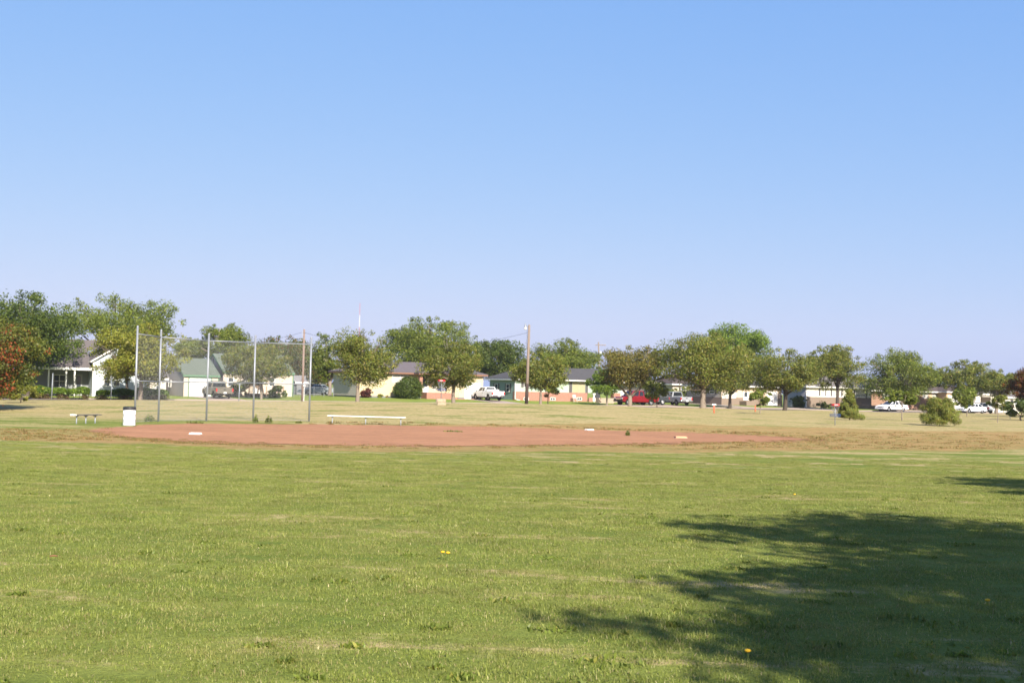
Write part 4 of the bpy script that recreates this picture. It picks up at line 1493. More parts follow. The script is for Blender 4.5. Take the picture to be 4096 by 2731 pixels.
# far radio mast
p = at(1431, 1540, 820)
root = thing('radio_mast', 'thin red and white radio mast far beyond the houses', 'mast', (p[0], p[1], -0.5))
Ht = at(1431, 1212, 820)[2] + 0.5
redp, whp = mat('mast_red', (0.50, 0.10, 0.09)), mat('mast_white', (0.62, 0.60, 0.60))
nseg = 7
for k in range(nseg):
    z0, z1 = Ht * k / nseg, Ht * (k + 1) / nseg
    mb = MB()
    r = 0.22 if k < nseg - 1 else 0.1
    for j in range(3):
        a = 2 * math.pi * j / 3
        mb.tube([(r * math.cos(a), r * math.sin(a), z0), (r * math.cos(a), r * math.sin(a), z1)], [0.045, 0.045], 5)
    for q in range(14):
        for j in range(3):
            a, b = 2 * math.pi * j / 3, 2 * math.pi * (j + 1) / 3
            mb.tube([(r * math.cos(a), r * math.sin(a), z0 + (z1 - z0) * q / 14), (r * math.cos(b), r * math.sin(b), z0 + (z1 - z0) * (q + 1) / 14)], [0.04, 0.04], 4)
    mb.build('mast_section', redp if k % 2 == 0 else whp, root)

# ------------------------------------------------------------------ houses
def shingle(name, col):
    m = mat(name, col, rough=0.95, var=0.22, scale=2.2, spec=0.1, bump=0.3, stretch=(1, 1, 2.5))
    return m


def brick_mat(name, c1, c2, mortar, scale=1.0):
    if name in MATS:
        return MATS[name]
    m = bpy.data.materials.new(name)
    m.use_nodes = True
    n = m.node_tree.nodes
    L = m.node_tree.links
    b = n['Principled BSDF']
    b.inputs['Roughness'].default_value = 0.9
    tc = n.new('ShaderNodeTexCoord')
    mp = n.new('ShaderNodeMapping')
    sx = n.new('ShaderNodeSeparateXYZ')
    L.new(tc.outputs['Object'], sx.inputs[0])
    ad = n.new('ShaderNodeMath')
    L.new(sx.outputs[0], ad.inputs[0])
    L.new(sx.outputs[1], ad.inputs[1])
    cb = n.new('ShaderNodeCombineXYZ')
    L.new(ad.outputs[0], cb.inputs[0])
    L.new(sx.outputs[2], cb.inputs[1])
    br = n.new('ShaderNodeTexBrick')
    br.inputs['Scale'].default_value = 1.0
    br.inputs['Brick Width'].default_value = 0.22
    br.inputs['Row Height'].default_value = 0.075
    br.inputs['Mortar Size'].default_value = 0.008
    br.inputs['Color1'].default_value = (*[c * 0.8 for c in c1], 1)
    br.inputs['Color2'].default_value = (*[c * 0.8 for c in c2], 1)
    br.inputs['Mortar'].default_value = (*[c * 0.8 for c in mortar], 1)
    L.new(cb.outputs[0], br.inputs['Vector'])
    L.new(br.outputs[0], b.inputs['Base Color'])
    MATS[name] = m
    return m


RED_BRICK = brick_mat('red_brick', (0.33, 0.135, 0.088), (0.38, 0.165, 0.11), (0.36, 0.26, 0.21))
TAUPE_BRICK = brick_mat('taupe_brick', (0.20, 0.145, 0.105), (0.24, 0.17, 0.125), (0.26, 0.21, 0.17))
BROWN_BRICK = brick_mat('brown_brick', (0.27, 0.145, 0.09), (0.31, 0.17, 0.11), (0.3, 0.2, 0.15))
PANE = glass_mat('window_glass', (0.055, 0.065, 0.075), 0.06)
BLIND = mat('window_blind', (0.50, 0.48, 0.43), rough=0.5, var=0.08, scale=3)
CURT = mat('window_curtain', (0.40, 0.36, 0.22), rough=0.5, var=0.08, scale=3)
TRIMW = mat('trim_white', (0.80, 0.77, 0.72), rough=0.6, var=0.04)
SHUT = mat('shutter_grey', (0.10, 0.09, 0.09), rough=0.7)
GDOOR = mat('garage_door_white', (0.80, 0.79, 0.76), rough=0.55, var=0.03)
CONC = mat('foundation_grey', (0.20, 0.21, 0.23), rough=0.9)


class House:
    """house in street axes: local x along the street, local y away from the park"""

    def __init__(self, label, pxc, o, zbase, name='house', cat='house'):
        self.o = o
        self.s = on_front(pxc, 1600, o)[0]
        X, Y = st(self.s, o)
        self.z = zbase
        self.root = thing(name, label, cat, (X, Y, zbase), TH)

    def fx(self, px, py=1590, dy=0.0):
        s, z = on_front(px, py, self.o + dy)
        return s - self.s

    def fz(self, px, py, dy=0.0):
        return on_front(px, py, self.o + dy)[1] - self.z

    def rect(self, x0, y0, x1, y1, dy=0.0):
        """photo rectangle on the front plane set back dy -> local x0,x1,z0,z1"""
        return self.fx(x0, (y0 + y1) / 2, dy), self.fx(x1, (y0 + y1) / 2, dy), self.fz((x0 + x1) / 2, y1, dy), self.fz((x0 + x1) / 2, y0, dy)

    def siding(self, p, q, z0, z1, m, expo=0.2, name='wall', lap=0.02):
        """lapped boards from plan point p to q (outside on the right of p->q)"""
        p, q = np.array(p, float), np.array(q, float)
        d = (q - p) / np.linalg.norm(q - p)
        nrm = np.array([d[1], -d[0]])
        mb = MB()
        k = max(1, int(round((z1 - z0) / expo)))
        for i in range(k):
            a, b = z0 + (z1 - z0) * i / k, z0 + (z1 - z0) * (i + 1) / k
            po, qo = p + nrm * lap, q + nrm * lap
            mb.quad((*po, a), (*qo, a), (*q, b), (*p, b))
            mb.quad((*p, a), (*q, a), (*qo, a), (*po, a))
        return mb.build(name, m, self.root)

    def gable(self, p, q, z0, zr, m, expo=0.2, name='gable_wall'):
        p, q = np.array(p, float), np.array(q, float)
        d = (q - p) / np.linalg.norm(q - p)
        nrm = np.array([d[1], -d[0]]) * 0.015
        mb = MB()
        k = max(2, int((zr - z0) / expo))
        for i in range(k):
            t0, t1 = i / k * 0.5, (i + 1) / k * 0.5
            a, b = z0 + (zr - z0) * i / k, z0 + (zr - z0) * (i + 1) / k
            A, B = p + (q - p) * t0, q - (q - p) * t0
            C, D = q - (q - p) * t1, p + (q - p) * t1
            mb.quad((*(A + nrm), a), (*(B + nrm), a), (*C, b), (*D, b))
        return mb.build(name, m, self.root)

    def box(self, name, x0, x1, y0, y1, z0, z1, m, parent=None, bevel=0.0):
        return MB().box(x0, x1, y0, y1, z0, z1).build(name, m, parent or self.root, bevel=bevel)

    def window(self, x0, x1, z0, z1, y=0.0, side=False, pane=None, shutters=0.0, cols=1, rows=2, frame=0.07, trim=None):
        """side=False: front wall at local y; side=True: left wall at local x = y, x0..x1 run along local y"""
        def bx(mb, u0, u1, v0, v1, a, b):
            if side:
                mb.box(y - b, y - a, u0, u1, v0, v1)
            else:
                mb.box(u0, u1, y - b, y - a, v0, v1)
            return mb
        mb = MB()
        for u0, u1, v0, v1 in ((x0, x0 + frame, z0, z1), (x1 - frame, x1, z0, z1), (x0 + frame, x1 - frame, z1 - frame, z1), (x0 + frame, x1 - frame, z0, z0 + frame)):
            bx(mb, u0, u1, v0, v1, -0.05, 0.075)
        w = mb.build('window', trim or TRIMW, self.root)
        for c in range(cols):
            for r in range(rows):
                u0, u1 = x0 + frame + (x1 - x0 - 2 * frame) * c / cols, x0 + frame + (x1 - x0 - 2 * frame) * (c + 1) / cols
                v0, v1 = z0 + frame + (z1 - z0 - 2 * frame) * r / rows, z0 + frame + (z1 - z0 - 2 * frame) * (r + 1) / rows
                bx(MB(), u0, u1, v0, v1, -0.03, 0.028).build('pane', pane or PANE, w)
        mb = MB()
        for c in range(1, cols):
            u = x0 + (x1 - x0) * c / cols
            bx(mb, u - 0.03, u + 0.03, z0 + frame, z1 - frame, -0.02, 0.06)
        for r in range(1, rows):
            v = z0 + (z1 - z0) * r / rows
            bx(mb, x0 + frame, x1 - frame, v - 0.025, v + 0.025, -0.02, 0.052)
        if mb.v:
            mb.build('muntin', trim or TRIMW, w)
        if shutters:
            for u0, u1 in ((x0 - shutters - 0.02, x0 - 0.02), (x1 + 0.02, x1 + shutters + 0.02)):
                bx(MB(), u0, u1, z0 - 0.03, z1 + 0.03, -0.02, 0.05).build('shutter', SHUT, self.root)
        return w

    def garage_door(self, x0, x1, z0, z1, y=0.0, m=None, trim=None, rows=4):
        d = self.box('garage_door', x0, x1, y - 0.03, y + 0.02, z0, z1, m or GDOOR)
        for r in range(rows):
            a, b = z0 + (z1 - z0) * r / rows, z0 + (z1 - z0) * (r + 1) / rows
            MB().box(x0 + 0.02, x1 - 0.02, y - 0.06, y - 0.031, a + 0.012, b - 0.012).build('panel', m or GDOOR, d)
        mb = MB()
        for u0, u1, v0, v1 in ((x0 - 0.13, x0 - 0.002, z0, z1 + 0.13), (x1 + 0.002, x1 + 0.13, z0, z1 + 0.13), (x0, x1, z1 + 0.002, z1 + 0.13)):
            mb.box(u0, u1, y - 0.07, y + 0.03, v0, v1)
        mb.build('door_trim', trim or TRIMW, self.root)
        return d

    def hip_roof(self, x0, x1, y0, y1, ze, zr, m, ov=0.45, inset=None, fascia=None, name='roof', ridge_x=None):
        x0, x1, y0, y1 = x0 - ov, x1 + ov, y0 - ov, y1 + ov
        inset = (y1 - y0) / 2 if inset is None else inset
        rx0, rx1 = ridge_x or (x0 + inset, x1 - inset)
        ym = (y0 + y1) / 2
        A, B, C, D = (x0, y0, ze), (x1, y0, ze), (x1, y1, ze), (x0, y1, ze)
        R0, R1 = (rx0, ym, zr), (rx1, ym, zr)
        mb = MB()
        mb.poly([A, B, R1, R0]).poly([B, C, R1]).poly([C, D, R0, R1]).poly([D, A, R0])
        dn = lambda p, k=0.06: (p[0], p[1], p[2] - k)
        for p, q in ((A, B), (B, C), (C, D), (D, A)):
            mb.quad(p, q, dn(q, .03), dn(p, .03))
        rf = mb.build(name, m, self.root)
        fm = MB()
        for u0, u1, v0, v1 in ((x0 + .02, x1 - .02, y0 + .02, y0 + .05), (x0 + .02, x1 - .02, y1 - .05, y1 - .02), (x0 + .02, x0 + .05, y0 + .05, y1 - .05), (x1 - .05, x1 - .02, y0 + .05, y1 - .05)):
            fm.box(u0, u1, v0, v1, ze - 0.22, ze - 0.031)
        fm.build('fascia', fascia or TRIMW, rf)
        MB().box(x0 + .05, x1 - .05, y0 + .05, y1 - .05, ze - 0.20, ze - 0.15).build('soffit', fascia or TRIMW, rf)
        return rf

    def gable_roof(self, x0, x1, y0, y1, ze, zr, m, ov=0.35, axis='x', fascia=None, th=0.14, name='roof', rake=None):
        """ridge along x (default) or along y"""
        mb = MB()
        fm = MB()
        if axis == 'x':
            a0, a1, b0, b1 = x0 - (ov if rake is None else rake), x1 + (ov if rake is None else rake), y0 - ov, y1 + ov
        else:
            a0, a1, b0, b1 = y0 - (ov if rake is None else rake), y1 + (ov if rake is None else rake), x0 - ov, x1 + ov
        bm_ = (b0 + b1) / 2
        sl = (zr - ze) / ((b1 - b0) / 2 - ov)
        zl = ze - sl * ov
        P = (lambda a, b, z: (a, b, z)) if axis == 'x' else (lambda a, b, z: (b, a, z))
        for bb in (b0, b1):
            top = [P(a0, bb, zl + th), P(a1, bb, zl + th), P(a1, bm_, zr + th), P(a0, bm_, zr + th)]
            bot = [P(a0, bb, zl), P(a1, bb, zl), P(a1, bm_, zr), P(a0, bm_, zr)]
            mb.hexa(bot, top)
            s = 1 if bb == b0 else -1
            for aa, sg in ((a0, -1), (a1, 1)):
                e = sg * 0.025
                fm.hexa([P(aa, bb, zl - 0.06), P(aa + e, bb, zl - 0.06), P(aa + e, bm_, zr - 0.06), P(aa, bm_, zr - 0.06)],
                        [P(aa, bb, zl + th * 0.8), P(aa + e, bb, zl + th * 0.8), P(aa + e, bm_, zr + th * 0.8), P(aa, bm_, zr + th * 0.8)])
            fm.hexa([P(a0, bb, zl - 0.08), P(a1, bb, zl - 0.08), P(a1, bb - s * 0.025, zl - 0.08), P(a0, bb - s * 0.025, zl - 0.08)],
                    [P(a0, bb, zl + th * 0.8), P(a1, bb, zl + th * 0.8), P(a1, bb - s * 0.025, zl + th * 0.8), P(a0, bb - s * 0.025, zl + th * 0.8)])
        rf = mb.build(name, m, self.root)
        fm.build('fascia', fascia or TRIMW, rf)
        return rf

    def shell(self, x1, dep, z1, m_front, m_side=None, z0=-0.6, x0=0.0, y0=0.0, expo=0.2):
        ms = m_side or m_front
        self.siding((x0, y0), (x1, y0), z0, z1, m_front, expo)
        self.siding((x1, y0), (x1, y0 + dep), z0, z1, ms, expo)
        self.siding((x1, y0 + dep), (x0, y0 + dep), z0, z1, ms, expo)
        self.siding((x0, y0 + dep), (x0, y0), z0, z1, ms, expo)


# ---- grey-roofed house with white gable wing
w_blue_shade = mat('wall_white_blue_shade', (0.48, 0.52, 0.54), rough=0.7, var=0.05, scale=1)  # white siding tinted bluish: tree shade put into the colour
w_shadow = mat('wall_porch_shade', (0.24, 0.25, 0.25), rough=0.7, var=0.05)  # porch back wall, darkened in colour to stand for the porch shade
roof_g = shingle('shingle_grey', (0.125, 0.108, 0.104))
H = House('white house with steep grey shingle roof, front gable and porch', 368, 0.5, -0.45)
we = H.fx(560)
xl = H.fx(120)
ze, zp = H.fz(368, 1440), H.fz(470, 1362)
H.siding((0, 0), (we, 0), -0.5, ze, w_blue_shade, 0.22)
H.siding((0, 7), (0, 0), -0.5, ze, w_blue_shade, 0.22)
H.siding((we, 0), (we, 9), -0.5, ze, w_blue_shade, 0.22)
zr1 = ze + (we / 2) * 0.62
H.gable((0, 0), (we, 0), ze, zr1, w_blue_shade)
H.gable_roof(0, we, 0, 9, ze, zr1, roof_g, ov=0.3, axis='y')
# porch part: main roof with ridge along the street, coming down over the porch
zpe = H.fz(330, 1476, 0.3)
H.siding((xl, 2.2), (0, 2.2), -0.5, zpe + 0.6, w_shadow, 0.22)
H.siding((xl, 9), (xl, 2.2), -0.5, zpe + 0.6, w_blue_shade, 0.22)
mb = MB()
zrid = H.fz(300, 1362, 5.0)
mb.hexa([(xl - .4, -0.1, zpe), (-0.1, -0.1, zpe), (-0.1, 5.0, zrid), (xl - .4, 5.0, zrid)], [(xl - .4, -0.1, zpe + .15), (-0.1, -0.1, zpe + .15), (-0.1, 5.0, zrid + .15), (xl - .4, 5.0, zrid + .15)])
mb.hexa([(xl - .4, 5.0, zrid), (-0.1, 5.0, zrid), (-0.1, 10, zpe), (xl - .4, 10, zpe)], [(xl - .4, 5.0, zrid + .15), (-0.1, 5.0, zrid + .15), (-0.1, 10, zpe + .15), (xl - .4, 10, zpe + .15)])
mb.hexa([(-0.1, 3.5, zrid - 1.2), (we * 0.55, 4.5, zrid - 0.4), (we * 0.55, 5.0, zrid), (-0.1, 5.0, zrid)], [(-0.1, 3.5, zrid - 1.1), (we * 0.55, 4.5, zrid - 0.3), (we * 0.55, 5.0, zrid + .12), (-0.1, 5.0, zrid + .12)])
pr = mb.build('porch_roof', roof_g, H.root)
MB().box(xl - .4, -0.12, -0.14, -0.105, zpe - 0.12, zpe + 0.14).build('porch_fascia', TRIMW, pr)
for px in (296, 192, 262):
    x = H.fx(px)
    H.box('porch_column', x - 0.07, x + 0.07, 0.02, 0.16, -0.4, zpe - 0.02, TRIMW)
H.box('porch_floor', xl, -0.05, 0.0, 2.2, -0.5, 0.05, conc)
x0, x1, z0, z1 = H.rect(212, 1498, 262, 1550, 2.2)
H.window(x0, x1, z0, z1, y=2.2, rows=2, cols=2)
x0, x1, z0, z1 = H.rect(300, 1496, 328, 1562, 2.2)
dr = H.box('door', x0, x1, 2.12, 2.2, 0.05, z1, mat('door_pale', (0.42, 0.42, 0.41)))
MB().box(x0 + 0.15, x1 - 0.15, 2.09, 2.119, 0.9, z1 - 0.2).build('door_pane', PANE, dr)
for a in (414, 452):
    x0, x1, z0, z1 = H.rect(a, 1494, a + 28, 1545)
    H.window(x0, x1, z0, z1, y=0, rows=2)
H.box('corner_board', -0.03, 0.13, -0.045, -0.021, -0.5, ze, TRIMW)
MB().lathe([(0.09, zr1 + 0.1), (0.09, zr1 + 0.5), (0.12, zr1 + 0.55), (0.001, zr1 + 0.6)], 10, (xl * 0.4, 4.6, -(zr1 - zrid) - 0.2)).build('vent_pipe', GALV, H.root)

# ---- small pale shed between
H = House('small pale shed between the grey-roofed house and the garage', 598, 7.0, -0.35, name='shed', cat='shed')
x1 = H.fx(662)
z1 = H.fz(600, 1510)
H.shell(x1, 4.0, z1, mat('wall_pale_cream', (0.60, 0.54, 0.46), var=0.05))
H.gable_roof(0, x1, 0, 4, z1, z1 + 1.2, shingle('shingle_dark', (0.075, 0.068, 0.068)), ov=0.25)
H.window(x1 * .35, x1 * .7, 0.9, 1.8)

# ---- green-roofed garage
w_cream = mat('wall_cream', (0.56, 0.475, 0.37), rough=0.7, var=0.04, scale=1)
w_grey_shade = mat('wall_grey_siding_shade', (0.42, 0.375, 0.355), rough=0.7, var=0.05, scale=1)  # grey siding of the side walls, their shade painted into the tone
roof_gr = shingle('shingle_green', (0.120, 0.140, 0.112))
trim_g = mat('trim_green', (0.10, 0.20, 0.12), rough=0.6)
H = House('cream garage with green shingle roof and white overhead door', 733, 2.2, -0.20, name='garage', cat='garage')
x1 = H.fx(873)
z1 = H.fz(760, 1500)
dep = -on_side(655, 1580, H.s)[0]
dep = on_side(655, 1580, H.s)[0] - H.o
H.siding((0, 0), (x1, 0), -0.5, z1, w_cream, 0.2)
H.siding((0, dep), (0, 0), -0.5, z1, w_grey_shade, 0.2)
H.siding((x1, 0), (x1, dep), -0.5, z1, w_grey_shade, 0.2)
zr = H.fz(780, 1437, dep / 2)
H.gable((0, dep), (0, 0), z1, zr, w_grey_shade)
H.gable_roof(0, x1, 0, dep, z1, zr, roof_gr, ov=0.2, fascia=trim_g, rake=0.12)
x0, xb, z0, zt = H.rect(757, 1513, 843, 1584)
H.garage_door(x0, xb, -0.02, zt, trim=trim_g)
H.box('corner_board', x1 - 0.10, x1 + 0.03, -0.05, -0.021, -0.5, z1, trim_g)
H.box('lamp', (x0 + xb) / 2 - .12, (x0 + xb) / 2 + .12, -0.2, -0.021, zt + 0.18, zt + 0.32, DGREY)
H.window(dep * 0.62, dep * 0.75, 1.0, 1.9, y=0.0, side=True, rows=2)

# ---- green-roofed house with deck
H = House('cream house with steep green shingle roof and wooden deck', 891, 4.0, -0.12)
x1 = H.fx(1171)
z1 = H.fz(950, 1487)
dep = 8.2
H.siding((0, 0), (x1, 0), -0.5, z1, w_cream, 0.2)
H.siding((0, dep), (0, 0), -0.5, z1, w_grey_shade, 0.2)
H.siding((x1, 0), (x1, dep), -0.5, z1, w_cream, 0.2)
zr = H.fz(930, 1420, dep / 2)
H.gable((0, dep), (0, 0), z1, zr, w_grey_shade)
H.gable((x1, 0), (x1, dep), z1, zr, w_cream)
H.gable_roof(0, x1, 0, dep, z1, zr, roof_gr, ov=0.2, fascia=trim_g, rake=0.12)
H.box('corner_board', x1 - 0.12, x1 + 0.03, -0.05, -0.021, -0.5, z1, trim_g)
H.box('louvre_vent', -0.05, -0.02, dep / 2 - 0.15, dep / 2 + 0.15, z1 + 0.5, z1 + 1.6, DGREY)
wood = mat('deck_wood', (0.36, 0.24, 0.16), rough=0.85, var=0.2, scale=4)
xa, xb = H.fx(975), H.fx(1112)
for k in range(14):
    yy = -1.9 + k * 0.135
    H.box('deck_plank', xa, xb, yy, yy + 0.125, 0.42, 0.46, wood)
for xx in np.linspace(xa, xb, 5):
    H.box('deck_post', xx - 0.05, xx + 0.05, -1.95, -1.85, -0.5, 1.35, wood)
xg0, xg1 = xa + (xb - xa) * 0.42, xa + (xb - xa) * 0.66
for lo, hi in ((xa, xg0), (xg1, xb)):
    H.box('deck_rail', lo, hi, -1.97, -1.83, 1.30, 1.36, wood)
    H.box('deck_rail', lo, hi, -1.93, -1.87, 0.60, 0.66, wood)
    for xx in np.arange(lo + 0.12, hi - 0.05, 0.15):
        H.box('baluster', xx - 0.02, xx + 0.02, -1.92, -1.88, 0.66, 1.30, wood)
for k in range(3):
    H.box('step', xg0 + .05, xg1 - .05, -1.98 - 0.28 * (k + 1), -1.98 - 0.28 * k, -0.2, 0.32 - 0.14 * k, wood)
x0, xz, z0, zt = H.rect(1020, 1500, 1040, 1560)
dr = H.box('door', x0, xz, -0.08, -0.022, 0.46, 2.4, TRIMW)
MB().box(x0 + .12, xz - .12, -0.1, -0.081, 1.3, 2.2).build('door_pane', PANE, dr)
x0, xz, z0, zt = H.rect(1075, 1510, 1100, 1545)
H.window(x0, xz, z0, zt)
x0, xz, z0, zt = H.rect(910, 1510, 935, 1545)
H.window(x0, xz, z0, zt)
# entry gable over the door
xm = H.fx(1000)
zg = H.fz(975, 1530)
H.gable_roof(xm - 1.3, xm + 1.3, -1.4, 0, zg, zg + 0.8, shingle('shingle_grey2', (0.18, 0.17, 0.17)), ov=0.15, axis='y', fascia=TRIMW)

# ---- chain-link yard fence right of it
fa = on_front(1176, 1585, 3.0)[0]
fb = on_front(1334, 1585, 3.0)[0]
X, Y = st(fa, 3.0)
fr = thing('yard_fence', 'low chain-link yard fence between the green-roofed and yellow houses', 'fence', g3(X, Y), TH)
Lf = fb - fa
for k in range(5):
    MB().tube([(Lf * k / 4, 0, -0.4), (Lf * k / 4, 0, 1.25)], [0.03, 0.03], 8).build('post', GALV, fr)
MB().tube([(0, 0, 1.2), (Lf, 0, 1.2)], [0.022, 0.022], 6).build('top_rail', GALV, fr)
MB().tube([(0.6, 0, 1.2), (1.5, 0, 0.1)], [0.02, 0.02], 6).build('brace', GALV, fr)
mb = MB()
u = -1.15
while u < Lf:
    for sg in (0, 1):
        a, b = max(0, u), min(Lf, u + 1.15)
        v0, v1 = a - u, b - u
        if sg:
            v0, v1 = 1.15 - v0, 1.15 - v1
        mb.tube([(a, 0, 0.03 + v0), (b, 0, 0.03 + v1)], [0.0016] * 2, 3, cap=False)
    u += 0.075
mb.build('chain_link_mesh', GALVD, fr)['kind'] = 'stuff'
# far pale neighbours glimpsed behind the fence
H = House('dark low back-yard shed behind the chain-link fence', 1185, 26, -0.1, name='yard_shed', cat='shed')
x1 = H.fx(1300)
H.shell(x1, 4, 1.9, mat('wall_slate', (0.18, 0.18, 0.19)))
H.gable_roof(0, x1, 0, 4, 1.9, 2.7, shingle('shingle_grey3', (0.22, 0.21, 0.21)), ov=0.25)
H.box('door', x1 * .4, x1 * .6, -0.06, -0.02, 0, 1.7, mat('door_slate', (0.10, 0.11, 0.13)))

# ---- yellow house
w_yel = mat('wall_yellow', (0.64, 0.535, 0.325), rough=0.7, var=0.03, scale=1)
w_yel_grazing = mat('wall_yellow_grazing_light', (0.62, 0.56, 0.46), rough=0.7, var=0.03, scale=1)  # side walls turned beige: grazing light painted into the yellow
roof_d = shingle('shingle_purple_grey', (0.130, 0.112, 0.118))
H = House('pale yellow ranch house with dark hip roof, brick porch and white garage', 1429, 0.0, 0.02)
x1 = H.fx(1928)
z1 = H.fz(1600, 1494)
dep = on_side(1332, 1580, H.s)[0] - H.o
zf = 0.28
H.siding((0, 0), (x1, 0), zf, z1, w_yel, 0.24)
H.siding((0, dep), (0, 0), zf, z1, w_yel_grazing, 0.24)
H.siding((x1, 0), (x1, dep), zf, z1, w_yel_grazing, 0.24)
H.box('foundation', 0.03, x1 - 0.03, 0.03, dep - 0.03, -0.6, zf + 0.02, CONC)
tr_br = mat('trim_brown', (0.25, 0.13, 0.085), rough=0.7)
zr = H.fz(1620, 1447, dep / 2)
H.hip_roof(0, x1, 0, dep, z1 + 0.18, zr, roof_d, ov=0.55, fascia=tr_br)
H.box('corner_board', -0.05, 0.11, -0.05, -0.021, zf, z1, TRIMW)
# porch
pa, pb = H.fx(1684), H.fx(1782)
H.box('brick_porch', pa, pb, -1.6, -0.03, -0.5, H.fz(1700, 1569, -1.6), RED_BRICK)
zp = H.fz(1700, 1569, -1.6)
H.box('porch_step', pb + 0.003, pb + 0.5, -1.5, -0.1, -0.5, zp * 0.6, RED_BRICK)
H.box('porch_step', pb + 0.503, pb + 1.0, -1.5, -0.1, -0.5, zp * 0.3, RED_BRICK)
H.box('planter', pb + 1.1, H.fx(1895), -1.0, -0.2, -0.5, 0.12, RED_BRICK)
xc = H.fx(1684, 1540, -1.5)
H.box('brick_column', xc - 0.2, xc + 0.2, -1.55, -1.2, zp + .003, z1 + 0.02, RED_BRICK)
H.hip_roof(xc - 0.2, pb + 0.6, -1.7, 1.2, z1 + 0.16, z1 + 0.75, roof_d, ov=0.35, fascia=tr_br, name='porch_roof')
for k in range(9):
    t = k / 8
    xx = pb - 0.9 + t * 1.9
    zz = zp if xx < pb else zp * (1 - (xx - pb) / 1.1)
    H.box('railing_bar', xx - 0.012, xx + 0.012, -1.56, -1.535, max(zz, -0.1), max(zz, 0) + 0.85, DGREY)
MB().tube([(pb - 0.9, -1.548, zp + .86), (pb, -1.548, zp + .86), (pb + 1.0, -1.548, 0.95)], [0.02] * 3, 6).build('handrail', DGREY, H.root)
x0, xz, z0, zt = H.rect(1688, 1505, 1709, 1567)
dr = H.box('door', x0, xz, -0.08, -0.022, zp, zt, mat('door_dark', (0.09, 0.04, 0.03)))
MB().box(x0 - .07, x0 - .002, -0.1, -0.022, zp, zt + .07).build('door_frame', TRIMW, dr)
MB().box(xz + .002, xz + .07, -0.1, -0.022, zp, zt + .07).build('door_frame', TRIMW, dr)
MB().box(x0, xz, -0.11, -0.081, zp + .02, zp + 0.65).build('kick_panel', TRIMW, dr)
MB().box(x0 + .08, xz - .08, -0.11, -0.081, zp + .72, zt - .1).build('door_pane', PANE, dr)
x0, xz, z0, zt = H.rect(1714, 1527, 1722, 1534)
H.box('mailbox', x0, xz, -0.15, -0.022, z0, zt, DGREY)
for a, b, c, d_, n_ in ((1568, 1498, 1632, 1531, 2), (1478, 1503, 1506, 1529, 1), (1728, 1530, 1786, 1558, 3)):
    x0, xz, z0, zt = H.rect(a, b, c, d_)
    H.window(x0, xz, z0, zt, cols=n_, rows=2 if n_ < 3 else 1, pane=BLIND)
x0, xz, z0, zt = H.rect(1862, 1535, 1916, 1594)
H.garage_door(x0, xz, 0.0, zt, m=mat('garage_door_mint', (0.72, 0.75, 0.70), rough=0.55, var=0.03))
H.box('chimney_vent', x1 * .26, x1 * .26 + .3, dep / 2 - .1, dep / 2 + .2, zr - 0.3, zr + 0.4, TRIMW)
MB().tube([(x1 + .03, -0.06, -0.1), (x1 + .03, -0.06, z1 - 0.3), (x1 + 0.25, -0.45, z1 + .02)], [0.04] * 3, 8).build('downspout', mat('cream_trim', (0.7, 0.6, 0.42)), H.root)

# ---- green house
w_grn = mat('wall_sage', (0.42, 0.515, 0.40), rough=0.7, var=0.03, scale=1)
w_grn_shade = mat('wall_sage_shade', (0.30, 0.39, 0.34), rough=0.7, var=0.03, scale=1)  # shaded copy of the sage, side-wall shade painted into the colour
roof_c = shingle('shingle_charcoal', (0.080, 0.077, 0.080))
H = House('sage green ranch house with charcoal hip roof and red brick skirt', 2058, -0.3, 0.02)
x1 = H.fx(2470)
x2 = H.fx(2625)
z1 = H.fz(2150, 1521)
dep = on_side(1958, 1585, H.s)[0] - H.o
zb = H.fz(2150, 1567)
H.siding((0, 0), (x1, 0), zb, z1, w_grn, 0.24)
H.siding((0, dep), (0, 0), -0.5, z1, w_grn_shade, 0.24)
H.siding((x2, 1.0), (x2, dep), -0.5, z1, w_grn, 0.24)
H.box('brick_skirt', -0.04, H.fx(2347), -0.12, 0.4, -0.6, zb, RED_BRICK)
H.siding((x1, 1.0), (x2, 1.0), -0.5, z1, w_grn, 0.24)
H.siding((x1, 0), (x1, 1.0), -0.5, z1, w_grn, 0.24)
zr = H.fz(2310, 1473, dep / 2)
H.hip_roof(0, x2, 0, dep, z1 + 0.18, zr, roof_c, ov=0.55)
MB().box(-0.5, x1, -0.68, -0.555, z1 + 0.02, z1 + 0.16).build('gutter', TRIMW, H.root, bevel=0.02)
MB().tube([(-0.1, -0.6, z1), (0.0, -0.08, z1 - 0.45), (-0.02, -0.16, z1 - 0.6), (-0.02, -0.16, 0.2), (0.55, -0.5, 0.02)], [0.05] * 5, 8).build('downspout', TRIMW, H.root)
for y0_, y1_ in ((1.3, 2.2), (4.4, 5.3)):
    H.window(y0_, y1_, 1.05, 2.15, y=0.0, side=True, shutters=0.3)
for a, b, c, d_ in ((2094, 1526, 2122, 1548), (2202, 1528, 2224, 1548)):
    x0, xz, z0, zt = H.rect(a, b, c, d_)
    H.window(x0, xz, z0, zt, shutters=0.35)
x0, xz, z0, zt = H.rect(2287, 1526, 2340, 1578)
H.window(x0, xz, z0, zt, y=-0.02, cols=2, rows=1, pane=CURT, shutters=0.42, trim=mat('trim_sage', (0.35, 0.40, 0.30)))
for a in (2094, 2200, 2306):
    x0, xz, z0, zt = H.rect(a, 1589, a + 20, 1601, -0.12)
    H.window(x0, xz, z0, zt, y=-0.12, cols=2, rows=1, frame=0.05)
ba, bb = H.fx(2347), H.fx(2402)
H.box('porch_wall', ba + .01, bb, -0.55, -0.35, -0.5, 0.55, RED_BRICK)
H.box('porch_floor', ba + .01, x1, -0.34, -0.03, -0.5, 0.3, conc)
